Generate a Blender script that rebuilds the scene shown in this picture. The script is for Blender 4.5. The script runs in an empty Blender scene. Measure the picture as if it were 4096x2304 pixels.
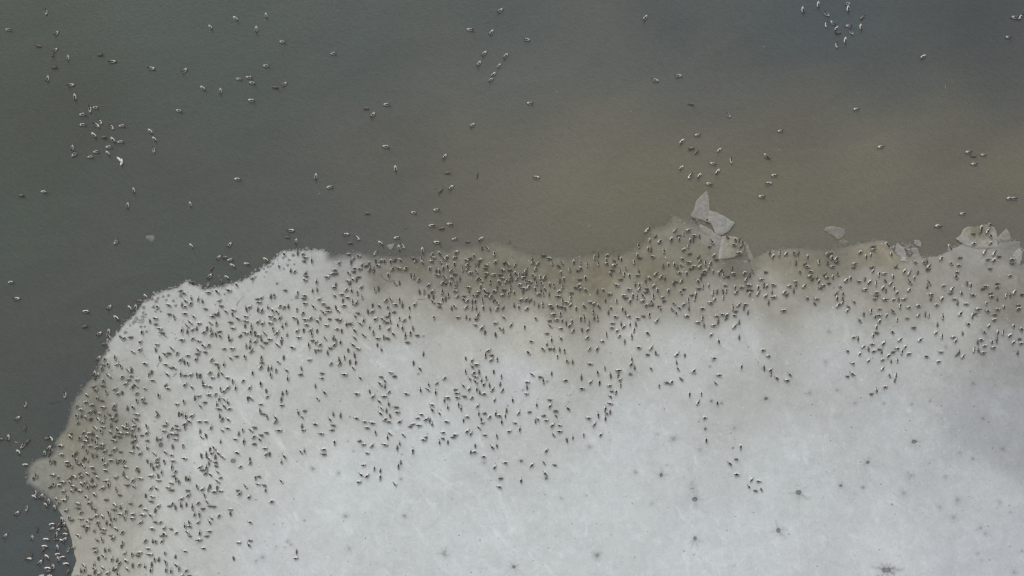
import bpy, math, random
import numpy as np
from mathutils import Vector
from mathutils.geometry import delaunay_2d_cdt

random.seed(7)
rng = np.random.default_rng(11)
G = 0.0225                                   # metres per pixel of the 4096 x 2304 photograph
def W(px, py):                               # photo pixel -> point on the level lake surface
    return ((px - 2048.0) * G, (1152.0 - py) * G)

# ------------------------------------------------------------------ camera, sky, sun, exposure
scene = bpy.context.scene
col = scene.collection
cam = bpy.data.cameras.new('camera')
cam.sensor_width = 36.0
CAM_H = 71.0
cam.lens = 36.0 * CAM_H / (4096 * G)
cam.clip_start = 0.5
cam.clip_end = 6000.0
cam_ob = bpy.data.objects.new('camera', cam)
cam_ob.location = (0, 0, CAM_H)
cam_ob.rotation_euler = (0, 0, 0)
col.objects.link(cam_ob)
scene.camera = cam_ob

SUN_EL, SUN_AZ = math.radians(36), math.radians(-18)
world = bpy.data.worlds.new('World')
scene.world = world
world.use_nodes = True
wn, wl = world.node_tree.nodes, world.node_tree.links
wn.clear()
sky = wn.new('ShaderNodeTexSky')
sky.sky_type = 'NISHITA'
sky.sun_disc = False
sky.sun_elevation = SUN_EL
sky.sun_rotation = SUN_AZ
sky.air_density = 1.0
sky.dust_density = 4.0
hsv = wn.new('ShaderNodeHueSaturation')
hsv.inputs['Saturation'].default_value = 0.12     # a grey overcast sky
bg = wn.new('ShaderNodeBackground')
bg.inputs['Strength'].default_value = 0.136
wo = wn.new('ShaderNodeOutputWorld')
wl.new(sky.outputs[0], hsv.inputs['Color'])
wl.new(hsv.outputs[0], bg.inputs['Color'])
wl.new(bg.outputs[0], wo.inputs['Surface'])

sun = bpy.data.lights.new('sun', 'SUN')
sun.energy = 0.85
sun.angle = math.radians(26)
sun.color = (1.0, 0.985, 0.955)
sun_ob = bpy.data.objects.new('sun', sun)
d = Vector((math.sin(SUN_AZ) * math.cos(SUN_EL), math.cos(SUN_AZ) * math.cos(SUN_EL), math.sin(SUN_EL)))
sun_ob.rotation_euler = d.to_track_quat('Z', 'Y').to_euler()
sun_ob.location = (0, 0, 60)
col.objects.link(sun_ob)

vs = scene.view_settings
vs.view_transform = 'Standard'
vs.look = 'None'
vs.gamma = 1.0
vs.use_curve_mapping = False
vs.exposure = 0.0
W_SPEC = 0.010          # sky mirrored in the water
K_LIGHT = 0.87           # what a white level surface returns with this light and exposure

# ------------------------------------------------------------------ helpers
def tag(o, label=None, cat=None, group=None, kind=None):
    if label: o['label'] = label
    if cat: o['category'] = cat
    if group: o['group'] = group
    if kind: o['kind'] = kind
    return o

def lin(c):
    c = np.asarray(c, float) / 255.0
    return np.where(c <= 0.04045, c / 12.92, ((c + 0.055) / 1.055) ** 2.4)

def make_mesh(name, verts, faces, cols=None, smooth=True):
    me = bpy.data.meshes.new(name)
    me.from_pydata([tuple(v) for v in verts], [], [tuple(f) for f in faces])
    if cols is not None:
        a = me.color_attributes.new('col', 'FLOAT_COLOR', 'POINT')
        c4 = np.ones((len(verts), 4), np.float32)
        c4[:, :3] = cols
        a.data.foreach_set('color', c4.ravel())
    if smooth:
        me.polygons.foreach_set('use_smooth', [True] * len(me.polygons))
    me.update()
    return me

def link(name, me, m, loc=(0, 0, 0), rz=0.0):
    if m and not me.materials:
        me.materials.append(m)
    o = bpy.data.objects.new(name, me)
    o.location = loc
    o.rotation_euler = (0, 0, rz)
    col.objects.link(o)
    return o

def idw(pts, cols, x, y, s=26.0):
    P = np.asarray(pts, float); C = np.asarray(cols, float)
    x = np.asarray(x, float).ravel(); y = np.asarray(y, float).ravel()
    out = np.zeros((len(x), 3))
    for i in range(0, len(x), 20000):
        dx = x[i:i+20000, None] - P[None, :, 0]
        dy = y[i:i+20000, None] - P[None, :, 1]
        w = 1.0 / (dx * dx + dy * dy + s * s) ** 2.0
        out[i:i+20000] = (w @ C) / w.sum(1, keepdims=True)
    return out

def inside(poly, x, y):
    x = np.asarray(x, float); y = np.asarray(y, float)
    r = np.zeros(x.shape, bool)
    n = len(poly)
    for i in range(n):
        x0, y0 = poly[i]; x1, y1 = poly[(i + 1) % n]
        if y0 == y1: continue
        c = ((y0 > y) != (y1 > y)) & (x < (x1 - x0) * (y - y0) / (y1 - y0) + x0)
        r ^= c
    return r

def seg_dist(line, x, y):
    best = np.full(np.shape(x), 1e9)
    for (x0, y0), (x1, y1) in zip(line[:-1], line[1:]):
        dx, dy = x1 - x0, y1 - y0
        t = np.clip(((x - x0) * dx + (y - y0) * dy) / (dx * dx + dy * dy + 1e-9), 0, 1)
        best = np.minimum(best, np.hypot(x - x0 - t * dx, y - y0 - t * dy))
    return best

def smooth(t):
    t = np.clip(t, 0, 1)
    return t * t * (3 - 2 * t)

def roughen(poly, step, amp, seed, closed=True):
    r = random.Random(seed)
    out = []
    n = len(poly)
    for i in range(n if closed else n - 1):
        (x0, y0), (x1, y1) = poly[i], poly[(i + 1) % n]
        L = math.hypot(x1 - x0, y1 - y0)
        k = max(1, int(L / step))
        for j in range(k):
            t = j / k
            a = amp * (.45 if j == 0 else 1) * (.3 + 1.0 * abs(math.sin(.021 * (x0 + x1 * t)) * math.sin(.03 * (y0 + y1 * t) + 1)))
            ox = r.uniform(-a, a); oy = r.uniform(-a, a)
            out.append((x0 + (x1 - x0) * t + ox, y0 + (y1 - y0) * t + oy))
    if not closed: out.append(poly[-1])
    return out

ONES = 'zero one two three four five six seven eight nine ten eleven twelve thirteen fourteen fifteen sixteen seventeen eighteen nineteen'.split()
TENS = 'x x twenty thirty forty fifty sixty seventy eighty ninety'.split()
def words(n):
    n = int(n)
    if n < 20: return ONES[n]
    if n >= 100: return 'one-hundred'
    return TENS[n // 10] + ('-' + ONES[n % 10] if n % 10 else '')
def place_words(px, py, fine=False):       # where in the photo, in percent of its width and height
    a, b = px / 40.96, py / 23.04
    if not fine: return f'{words(round(a))} percent across, {words(round(b))} percent down'
    return f'{words(a)}-point-{ONES[int(a * 10) % 10]} percent across, {words(b)}-point-{ONES[int(b * 10) % 10]} percent down'

# ------------------------------------------------------------------ materials
def nmat(name):
    m = bpy.data.materials.new(name)
    m.use_nodes = True
    nt = m.node_tree
    return m, nt.nodes, nt.links, nt.nodes['Principled BSDF']

def noise(N, L, coord, scale, detail=4.0, rough=0.55, dist=0.0):
    t = N.new('ShaderNodeTexNoise')
    t.inputs['Scale'].default_value = scale
    t.inputs['Detail'].default_value = detail
    t.inputs['Roughness'].default_value = rough
    t.inputs['Distortion'].default_value = dist
    L.new(coord, t.inputs['Vector'])
    return t.outputs['Fac']

def remap(N, L, v, a, b, c, d_):
    t = N.new('ShaderNodeMapRange')
    t.inputs['From Min'].default_value = a
    t.inputs['From Max'].default_value = b
    t.inputs['To Min'].default_value = c
    t.inputs['To Max'].default_value = d_
    L.new(v, t.inputs['Value'])
    return t.outputs['Result']

def math2(N, L, op, a, b):
    t = N.new('ShaderNodeMath'); t.operation = op
    for i, v in enumerate((a, b)):
        if isinstance(v, (int, float)): t.inputs[i].default_value = v
        else: L.new(v, t.inputs[i])
    return t.outputs[0]

def mixc(N, L, fac, a, b, mode='MIX'):
    t = N.new('ShaderNodeMix'); t.data_type = 'RGBA'; t.blend_type = mode
    if isinstance(fac, (int, float)): t.inputs[0].default_value = fac
    else: L.new(fac, t.inputs[0])
    for i, v in ((6, a), (7, b)):
        if isinstance(v, tuple): t.inputs[i].default_value = v
        else: L.new(v, t.inputs[i])
    return t.outputs[2]

def attr_col(N):
    a = N.new('ShaderNodeAttribute'); a.attribute_name = 'col'
    return a.outputs['Color']

def bump(N, L, B, h, strength, dist):
    b = N.new('ShaderNodeBump')
    b.inputs['Strength'].default_value = strength
    b.inputs['Distance'].default_value = dist
    L.new(h, b.inputs['Height'])
    L.new(b.outputs[0], B.inputs['Normal'])

def scale_col(N, L, c, f):                      # colour times a scalar
    t = N.new('ShaderNodeVectorMath'); t.operation = 'SCALE'
    L.new(c, t.inputs[0])
    L.new(f, t.inputs['Scale'])
    return t.outputs[0]

def water_material():
    m, N, L, B = nmat('murky_water')
    tc = N.new('ShaderNodeTexCoord').outputs['Object']
    c = attr_col(N)
    big = remap(N, L, noise(N, L, tc, 0.07, 3, 0.5, 0.6), 0.3, 0.7, 0.97, 1.03)
    # silt drawn out into long streaks by the current
    ms = N.new('ShaderNodeMapping'); ms.vector_type = 'TEXTURE'; ms.inputs['Scale'].default_value = (3.0, 1.0, 1.0)
    ms.inputs['Rotation'].default_value = (0, 0, 0.18)
    L.new(tc, ms.inputs['Vector'])
    mid = remap(N, L, noise(N, L, ms.outputs[0], 0.22, 6, 0.6, 1.6), 0.3, 0.7, 0.95, 1.05)
    # light and dark of short wind ripples painted into the colour, plus grain
    mr = N.new('ShaderNodeMapping'); mr.vector_type = 'TEXTURE'; mr.inputs['Scale'].default_value = (2.4, 1.0, 1.0)
    mr.inputs['Rotation'].default_value = (0, 0, -0.6)
    L.new(tc, mr.inputs['Vector'])
    rip = remap(N, L, noise(N, L, mr.outputs[0], 3.2, 4, 0.75, 0.4), 0.3, 0.7, 0.93, 1.07)
    fine = remap(N, L, noise(N, L, tc, 7.0, 3, 0.85), 0.25, 0.75, 0.80, 1.20)
    f = math2(N, L, 'MULTIPLY', math2(N, L, 'MULTIPLY', big, mid), math2(N, L, 'MULTIPLY', rip, fine))
    c2 = scale_col(N, L, c, f)
    hue = remap(N, L, noise(N, L, tc, 1.3, 4, 0.7), 0.35, 0.65, 0.0, 1.0)
    c3 = mixc(N, L, hue, mixc(N, L, 1.0, c2, (0.97, 1.012, 1.01, 1), 'MULTIPLY'), mixc(N, L, 1.0, c2, (1.03, 0.99, 0.98, 1), 'MULTIPLY'))
    L.new(c3, B.inputs['Base Color'])
    B.inputs['Roughness'].default_value = 0.22
    B.inputs['IOR'].default_value = 1.33
    mp = N.new('ShaderNodeMapping'); mp.inputs['Scale'].default_value = (1.0, 1.6, 1.0)
    mp.inputs['Rotation'].default_value = (0, 0, 0.5)
    L.new(tc, mp.inputs['Vector'])
    h = noise(N, L, mp.outputs[0], 2.6, 4, 0.7, 0.5)
    bump(N, L, B, h, 0.5, 0.05)
    return m

def ice_material(name, use_attr=True, base=None):
    m, N, L, B = nmat(name)
    tc = N.new('ShaderNodeTexCoord').outputs['Object']
    if use_attr:
        c = attr_col(N)
    else:
        r = N.new('ShaderNodeRGB'); r.outputs[0].default_value = (*base, 1)
        c = r.outputs[0]
    cloud = remap(N, L, noise(N, L, tc, 0.16, 5, 0.6, 0.5), 0.3, 0.7, 0.95, 1.05)
    mott = remap(N, L, noise(N, L, tc, 0.9, 6, 0.7, 0.6), 0.3, 0.7, 0.92, 1.08)
    fine = remap(N, L, noise(N, L, tc, 7.0, 3, 0.8), 0.25, 0.75, 0.89, 1.11)
    f = math2(N, L, 'MULTIPLY', math2(N, L, 'MULTIPLY', cloud, mott), fine)
    c2 = scale_col(N, L, c, f)
    # pale frost veins drifting down to the right, and snow flecks
    mp = N.new('ShaderNodeMapping'); mp.vector_type = 'TEXTURE'
    mp.inputs['Rotation'].default_value = (0, 0, -0.92)
    mp.inputs['Scale'].default_value = (3.0, 1.4, 1)
    L.new(tc, mp.inputs['Vector'])
    vein = remap(N, L, noise(N, L, mp.outputs[0], 0.62, 8, 0.68, 1.9), 0.55, 0.69, 0.0, 0.42)
    flk = remap(N, L, noise(N, L, tc, 1.6, 4, 0.75), 0.63, 0.69, 0.0, 0.5)
    vf = math2(N, L, 'MAXIMUM', vein, flk)
    frosted = mixc(N, L, 1.0, c2, (1.32, 1.32, 1.36, 1), 'MULTIPLY')
    c3 = mixc(N, L, vf, c2, frosted)
    # small grey pores
    pore = remap(N, L, noise(N, L, tc, 3.0, 3, 0.65), 0.34, 0.26, 0.0, 0.32)
    c4 = mixc(N, L, pore, c3, mixc(N, L, 1.0, c3, (0.6, 0.61, 0.62, 1), 'MULTIPLY'))
    # droppings and silt colour the trampled, darker ice
    bw = N.new('ShaderNodeRGBToBW'); L.new(c, bw.inputs[0])
    dirty = remap(N, L, bw.outputs[0], 0.42, 0.24, 0.0, 1.0)
    st = remap(N, L, noise(N, L, tc, 0.75, 5, 0.68, 0.8), 0.46, 0.68, 0.0, 0.55)
    c4 = mixc(N, L, math2(N, L, 'MULTIPLY', dirty, st), c4, mixc(N, L, 1.0, c4, (0.78, 0.73, 0.62, 1), 'MULTIPLY'))
    L.new(c4, B.inputs['Base Color'])
    B.inputs['Roughness'].default_value = 0.55
    B.inputs['IOR'].default_value = 1.31
    B.inputs['Specular IOR Level'].default_value = 0.3
    bump(N, L, B, noise(N, L, tc, 3.0, 5, 0.65), 0.35, 0.04)
    return m

def feather_material(name):
    m, N, L, B = nmat(name)
    tc = N.new('ShaderNodeTexCoord').outputs['Object']
    c = attr_col(N)
    f = remap(N, L, noise(N, L, tc, 45.0, 3, 0.6), 0.3, 0.7, 0.85, 1.15)
    L.new(scale_col(N, L, c, f), B.inputs['Base Color'])
    B.inputs['Roughness'].default_value = 0.62
    B.inputs['Specular IOR Level'].default_value = 0.25
    bump(N, L, B, noise(N, L, tc, 60.0, 2, 0.5), 0.3, 0.004)
    return m

def plain_material(name, a, b, scale, rough):
    m, N, L, B = nmat(name)
    tc = N.new('ShaderNodeTexCoord').outputs['Object']
    L.new(mixc(N, L, remap(N, L, noise(N, L, tc, scale, 4, 0.6), 0.3, 0.7, 0, 1), (*a, 1), (*b, 1)), B.inputs['Base Color'])
    B.inputs['Roughness'].default_value = rough
    return m

M_WATER = water_material()
M_ICE = ice_material('lake_ice')
M_FLOE = ice_material('floe_ice')
M_FEATHER = feather_material('feathers')
M_TWIG = plain_material('wet_bark', (0.045, 0.036, 0.028), (0.085, 0.07, 0.055), 20, 0.8)
M_STRAW = plain_material('dry_reed', (0.42, 0.36, 0.25), (0.55, 0.49, 0.38), 15, 0.75)
M_DEBRIS = plain_material('debris', (0.05, 0.045, 0.035), (0.14, 0.12, 0.09), 3, 0.9)
M_DROP = plain_material('dropping', (0.15, 0.13, 0.09), (0.26, 0.23, 0.17), 2, 0.9)
M_CHIP = plain_material('clear_ice_chip', (0.66, 0.68, 0.70), (0.8, 0.82, 0.84), 5, 0.35)

# ------------------------------------------------------------------ water
V = 4096 / 2576.0                       # readings below were taken on a 2576-wide view
WATER_CTRL = [(10, 10, 80, 90, 78), (130, 300, 79, 86, 76), (30, 600, 81, 88, 80), (500, 60, 82, 90, 82), (420, 420, 82, 88, 80),
    (600, 250, 82, 89, 83), (900, 120, 84, 91, 87), (950, 420, 92, 93, 84), (700, 540, 85, 90, 83), (1288, 60, 84, 91, 88),
    (1300, 250, 94, 98, 92), (1250, 400, 101, 100, 88), (1100, 560, 98, 97, 88), (950, 590, 92, 94, 88), (1500, 150, 92, 97, 93),
    (1500, 330, 107, 104, 91), (1450, 470, 116, 110, 94), (1450, 560, 110, 104, 90), (1700, 60, 84, 91, 89), (1750, 220, 94, 97, 92),
    (1750, 420, 110, 104, 88), (1620, 500, 113, 105, 87), (1650, 560, 108, 103, 90), (1950, 110, 82, 89, 88), (2000, 300, 98, 96, 87), (1950, 480, 113, 105, 87),
    (2200, 430, 117, 110, 94), (2250, 560, 104, 101, 90), (2000, 580, 108, 103, 91), (2250, 150, 82, 88, 86), (2450, 60, 77, 83, 82), (2500, 200, 84, 88, 86),
    (2400, 330, 103, 100, 88), (2530, 450, 112, 104, 88), (2530, 560, 100, 98, 90), (2100, 30, 80, 88, 89),
    (500, 640, 82, 88, 82), (250, 700, 82, 88, 80), (100, 850, 82, 86, 80), (230, 860, 81, 86, 80), (60, 1050, 80, 86, 80), (150, 1000, 78, 83, 81),
    (40, 1250, 80, 86, 82), (100, 1400, 78, 84, 84), (30, 1440, 78, 84, 82), (1300, 640, 110, 106, 94), (1900, 650, 112, 107, 95)]
def tone(c, sat, up):                   # the readings overstate warm tints a little
    c = np.array(c, float); m = c.mean()
    if c[0] > c[2]: c = m + (c - m) * sat
    if sat < .75 and c[0] > c[1]: c[0] = c[1] + (c[0] - c[1]) * .6
    return c + up * (m > 160) - np.array([0, 0, 2.0]) * (m > 160)
WP = [(a * V, b * V) for a, b, *_ in WATER_CTRL]
WC = [lin(tone(np.array(c[2:]) + np.array([5, 4, 3]) * (c[2] > 95) + np.array([1.5, .5, 2.5]) * (c[2] <= 95), .7, 0)) / K_LIGHT for c in WATER_CTRL]
def water_col(px, py):
    c = idw(WP, WC, px, py, 185.0)
    return np.clip(c - W_SPEC, 0.004, 1)

def build_water():
    far = [-3000, -1200, -500, -200, -110, -80]
    xs = np.array(far + list(np.arange(-66, 66.1, 1.0)) + [-v for v in far[::-1]])
    ys = np.array(far + list(np.arange(-44, 44.1, 1.0)) + [-v for v in far[::-1]])
    X, Y = np.meshgrid(xs, ys)
    px = np.clip(X.ravel() / G + 2048, -300, 4400); py = np.clip(1152 - Y.ravel() / G, -300, 2600)
    c = water_col(px, py)
    n = len(xs)
    f = [(j * n + i, j * n + i + 1, (j + 1) * n + i + 1, (j + 1) * n + i) for j in range(len(ys) - 1) for i in range(n - 1)]
    me = make_mesh('water', np.c_[X.ravel(), Y.ravel(), np.zeros(X.size)], f, c)
    tag(link('water', me, M_WATER), kind='structure')
build_water()

# ------------------------------------------------------------------ ice sheet
HARD_L = [(285, 2900), (286, 2304), (300, 2265), (308, 2240), (298, 2210), (290, 2165), (283, 2140), (278, 2120), (264, 2092), (252, 2066), (240, 2046), (228, 2028)]
SOFT_L = [(228, 2028), (196, 2000), (163, 1973), (141, 1958), (121, 1942), (104, 1936), (106, 1919), (112, 1903), (103, 1882), (110, 1868), (131, 1848), (150, 1832),
          (205, 1820), (223, 1792), (219, 1768), (240, 1735), (258, 1720), (274, 1672), (285, 1630), (302, 1590), (322, 1570), (335, 1548), (350, 1527), (372, 1510), (388, 1478), (392, 1453), (404, 1425), (420, 1409)]
EDGE_L = [(420, 1409), (438, 1404), (431, 1383), (438, 1360), (457, 1346), (478, 1322), (492, 1304), (520, 1276), (543, 1255), (560, 1229), (569, 1213), (597, 1200),
          (612, 1184), (661, 1161), (712, 1151), (731, 1133), (752, 1121), (768, 1128), (777, 1142), (805, 1145), (807, 1158), (833, 1156), (899, 1144), (936, 1133), (973, 1121), (997, 1109),
          (1020, 1091), (1043, 1077), (1067, 1060), (1090, 1042), (1113, 1024), (1121, 1012), (1148, 1004), (1197, 1001), (1235, 999), (1282, 1000), (1312, 1009), (1328, 1021)]
SOFT_M = [(1328, 1021), (1387, 1010), (1433, 1004), (1492, 1018), (1550, 1022), (1597, 1024), (1650, 1022), (1690, 1018), (1737, 1006), (1783, 996), (1840, 988), (1893, 980), (1950, 968), (1987, 964), (2022, 972),
          (2057, 990), (2090, 1008), (2150, 1018), (2197, 1024), (2267, 1030), (2337, 1024), (2383, 1014), (2440, 1012), (2480, 1012), (2517, 1003), (2555, 975), (2582, 938), (2606, 912), (2640, 905), (2666, 898),
          (2672, 885), (2677, 871), (2698, 861), (2731, 873), (2763, 881), (2794, 897)]
EDGE_M = [(2794, 897), (2815, 908), (2836, 919), (2858, 933), (2888, 948), (2893, 972), (2874, 1036), (2900, 1046), (2950, 1050), (2996, 1050), (3001, 1043), (3036, 1025), (3069, 1008), (3105, 999)]
SOFT_R = [(3105, 999), (3163, 993), (3210, 993), (3257, 998), (3303, 1001), (3350, 996), (3397, 984), (3443, 972), (3490, 965), (3525, 961), (3535, 964)]
EDGE_R = [(3535, 964), (3556, 988), (3573, 1009), (3600, 1030), (3625, 1052), (3636, 1036), (3683, 1033), (3706, 1031), (3750, 1026), (3776, 1014), (3799, 1000), (3826, 990), (3846, 978), (3900, 975),
          (3985, 985), (4000, 965), (4040, 962), (4076, 966), (4078, 1000), (4062, 1030), (4070, 1052), (4096, 1072), (4150, 1090), (4400, 1060), (4900, 1120)]
CLOSE = [(4900, 1120), (4900, 2900), (285, 2900)]
ICE = []
for k, (ln, amp) in enumerate(((HARD_L, 1.2), (SOFT_L, 4.5), (EDGE_L, 4.6), (SOFT_M, 6.0), (EDGE_M, 1.6), (SOFT_R, 3.5), (EDGE_R, 3.4), (CLOSE, 0.0))):
    ICE += roughen(ln, 7.0 if k < 7 else 200.0, amp, 40 + k, closed=False)[:-1]

ICE_CTRL = [(900, 1250, 187, 192, 194), (1500, 1300, 186, 192, 194), (2200, 1380, 183, 187, 192), (1200, 1400, 186, 191, 194), (700, 1400, 185, 189, 192), (1800, 1420, 186, 191, 196), (2000, 1200, 181, 186, 189), (1600, 1100, 181, 185, 188),
    (1100, 1100, 183, 188, 190), (2500, 1050, 157, 160, 163), (2560, 1100, 154, 157, 160), (2500, 1430, 176, 180, 187), (2450, 1250, 175, 179, 184), (2250, 1100, 172, 176, 179), (1700, 900, 175, 179, 180), (2100, 900, 171, 174, 176), (1300, 950, 179, 182, 184), (1000, 900, 178, 181, 182),
    (600, 1000, 179, 182, 182), (750, 900, 176, 178, 176), (430, 1250, 177, 179, 177), (430, 1420, 178, 180, 178), (300, 1400, 164, 164, 156), (230, 1440, 160, 160, 150), (195, 1400, 160, 158, 146), (300, 1250, 156, 155, 146), (200, 1180, 140, 139, 126), (120, 1190, 136, 137, 126),
    (100, 1210, 132, 133, 125), (280, 1080, 140, 140, 129), (230, 1020, 130, 130, 118), (180, 1100, 131, 130, 115), (330, 1000, 160, 161, 154), (400, 1080, 173, 174, 171), (290, 900, 162, 163, 158), (250, 940, 138, 139, 130), (350, 820, 173, 175, 175), (480, 750, 176, 178, 178), (420, 900, 174, 176, 174), (300, 860, 172, 174, 173), (600, 860, 173, 174, 170),
    (450, 730, 168, 170, 170), (700, 800, 172, 173, 170), (850, 780, 170, 170, 165), (500, 1150, 182, 185, 185), (800, 650, 165, 167, 167), (720, 740, 170, 172, 170), (650, 710, 172, 174, 174), (700, 680, 172, 174, 175), (900, 720, 160, 160, 154), (860, 670, 152, 153, 150), (950, 700, 128, 126, 116), (1000, 760, 156, 155, 146), (1000, 820, 170, 170, 164), (1030, 660, 118, 116, 104), (1150, 700, 124, 121, 108), (1150, 780, 154, 152, 142),
    (1150, 860, 173, 174, 171), (1250, 680, 122, 119, 104), (1400, 690, 124, 119, 102), (1400, 760, 146, 142, 128), (1350, 850, 168, 168, 160), (1500, 700, 126, 121, 103), (1650, 680, 128, 123, 105), (1600, 760, 150, 147, 135), (1600, 850, 172, 173, 170), (1750, 640, 130, 126, 110), (1720, 580, 132, 130, 118), (1800, 590, 140, 139, 133), (1850, 660, 118, 114, 103), (1800, 760, 150, 148, 138),
    (1850, 860, 173, 175, 176), (1950, 720, 154, 151, 141), (1980, 660, 138, 133, 116), (2050, 660, 134, 128, 110), (2100, 740, 154, 152, 144), (2100, 820, 170, 172, 170), (2250, 640, 138, 133, 115), (2063, 646, 114, 112, 103), (2080, 670, 126, 122, 108), (2200, 620, 134, 128, 110), (2200, 720, 150, 147, 137), (2350, 720, 146, 144, 136), (2300, 680, 142, 140, 130), (2400, 800, 162, 163, 160), (2300, 900, 167, 170, 171), (2500, 680, 142, 140, 132),
    (2530, 760, 132, 130, 120), (2540, 880, 150, 151, 150), (2450, 650, 146, 145, 138), (2560, 640, 128, 126, 120)]
IP = [(a * V, b * V) for a, b, *_ in ICE_CTRL]
IC = [lin(tone(c[2:], .8, 3)) / K_LIGHT for c in ICE_CTRL]

def soft_factor(px, py):
    f = np.ones(np.shape(px))
    f = np.minimum(f, smooth((seg_dist(SOFT_M, px, py) + 2) / 46.0) )
    f = np.minimum(f, smooth((seg_dist(SOFT_L, px, py) + 4) / 26.0))
    f = np.minimum(f, smooth((seg_dist(SOFT_R, px, py) + 6) / 26.0))
    f = np.minimum(f, smooth((seg_dist(EDGE_L, px, py) + 9) / 20.0))
    return f

def ice_height(px, py):
    return 0.010 + 0.05 * soft_factor(px, py)

def t2(tx, ty, x0, y0, k):                # zoom-view pixel -> photo pixel
    return (x0 + tx / k, y0 + ty / k)
HOLES = []                                # recessed melt holes (x, y, rx, ry, rays)
K1, K2, K3, K4 = 2.569, 1.82, 2.079, 2.423
for tx, ty, rx, ry, ray in ((250, 592, 25, 23, 1), (1440, 68, 26, 17, .4), (684, 520, 15, 12, .6), (962, 283, 16, 15, .8), (43, 980, 20, 23, 1)):
    HOLES.append((*t2(tx, ty, 3096, 1740, K1), rx / K1, ry / K1, ray))
for tx, ty, rx, ry, ray in ((445, 620, 11, 13, .7), (690, 796, 17, 15, .8), (1208, 63, 11, 10, .3), (766, 285, 8, 11, .2)):
    HOLES.append((*t2(tx, ty, 2400, 1560, K2), rx / K2, ry / K2, ray))
HOLES.append((*t2(1055, 462, 2200, 1900, K2), 6.5, 8, 1))
HOLES.append((*t2(1011, 668, 1500, 1900, K2), 6, 6, 1))
for tx, ty, r in ((593, 592, 12), (801, 735, 11)):
    HOLES.append((*t2(tx, ty, 1800, 1560, K3), r / K3, r / K3, .3))
HOLES += [(*t2(193, 620, 600, 1636, 4.287), 8, 9, .2), (*t2(1432, 893, 600, 1636, 4.287), 9.5, 8, .2), (*t2(525, 1117, 2400, 1238, 4.287), 7, 6.5, .2)]
HEART = t2(1153, 1388, 3096, 1740, K1)
STARS = []                                # (x, y, core radius, halo radius, strength)
for tx, ty, c, h, s in ((2345, 148, 3, 16, .5), (1905, 185, 4, 14, .3), (2040, 245, 3, 10, .5), (1595, 292, 3, 10, .3), (1405, 420, 4, 24, .6), (1760, 437, 5, 18, .35), (915, 540, 4, 14, .6), (1330, 600, 5, 22, .4), (1880, 667, 4, 22, .55),
        (1210, 712, 3, 6, .7), (1700, 745, 4, 20, .4), (2320, 690, 4, 18, .3), (2425, 800, 4, 15, .3), (1840, 850, 5, 20, .4), (2120, 960, 4, 22, .5), (2165, 1015, 4, 16, .45), (2095, 1220, 4, 14, .35), (2125, 1295, 4, 14, .25), (2545, 1190, 3, 10, .5), (2460, 1415, 5, 20, .35), (1430, 420, 3, 12, .2)):
    STARS.append((*t2(tx, ty, 3096, 1740, K1), c, h, s))
for tx, ty, c, h, s in ((810, 82, 4, 12, .7), (884, 98, 4, 9, .5), (976, 280, 3, 18, .35), (535, 358, 5, 24, .55), (726, 437, 5, 20, .35), (966, 422, 4, 7, .7), (258, 600, 4, 14, .55), (486, 550, 3, 12, .3), (668, 716, 3, 26, .6), (418, 323, 3, 12, .3), (70, 366, 3, 14, .3), (1440, 700, 3, 16, .2)):
    STARS.append((*t2(tx, ty, 2400, 1560, K2), c, h, s))
for tx, ty, c, h, s in ((110, 656, 4, 14, .6), (325, 693, 4, 14, .45), (848, 538, 4, 8, .4), (840, 742, 4, 14, .55), (400, 432, 5, 9, .3), (418, 225, 4, 7, .4), (447, 512, 4, 9, .3)):
    STARS.append((*t2(tx, ty, 1200, 1560, K3), c, h, s))
for tx, ty, c, h, s in ((1160, 475, 4, 18, .55), (283, 607, 4, 16, .5), (1328, 418, 3, 10, .3), (605, 3, 4, 8, .4), (988, 101, 3, 8, .3)):
    STARS.append((*t2(tx, ty, 1800, 1560, K3), c, h, s))
for tx, ty, c, h, s in ((1410, 241, 4, 20, .6), (850, 490, 5, 16, .4), (884, 514, 3, 10, .5), (740, 535, 4, 12, .3), (607, 640, 4, 20, .55), (545, 677, 4, 16, .4), (1015, 282, 4, 7, .5), (543, 78, 3, 5, .5), (1447, 553, 5, 18, .4), (822, 545, 4, 12, .3)):
    STARS.append((*t2(tx, ty, 800, 1966, K4), c, h, s))
for tx, ty, c, h, s in ((343, 584, 5, 22, .8), (973, 554, 3, 6, .6), (740, 215, 8, 12, .15), (83, 172, 4, 14, .35), (1340, 668, 6, 20, .15)):
    STARS.append((*t2(tx, ty, 2200, 1900, K2), c, h, s))
for tx, ty, c, h, s in ((510, 570, 5, 26, .8), (214, 298, 4, 14, .6), (190, 30, 4, 12, .6), (764, 476, 3, 8, .4)):
    STARS.append((*t2(tx, ty, 1500, 1900, K2), c, h, s))
for x0, y0, lst in ((2400, 1238, ((1000, 793), (1936, 890), (1882, 980))), (1800, 1238, ((2038, 918), (1668, 1240), (1245, 1385))), (1200, 1238, ((2120, 465), (2030, 1110)))):
    for tx, ty in lst:
        STARS.append((*t2(tx, ty, x0, y0, 4.287), 4, 9, .55))
for tx, ty in ((330, 375), (290, 720), (425, 1050), (105, 1080), (630, 1195), (1670, 548), (2100, 1370), (1490, 1170), (1280, 1210), (1985, 970), (960, 1200)):
    STARS.append((*t2(tx, ty, 3200, 1198, 2.875), 4, 13, .4))
PITS = []                                 # soft grey melt spots along the upper left rim
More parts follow.
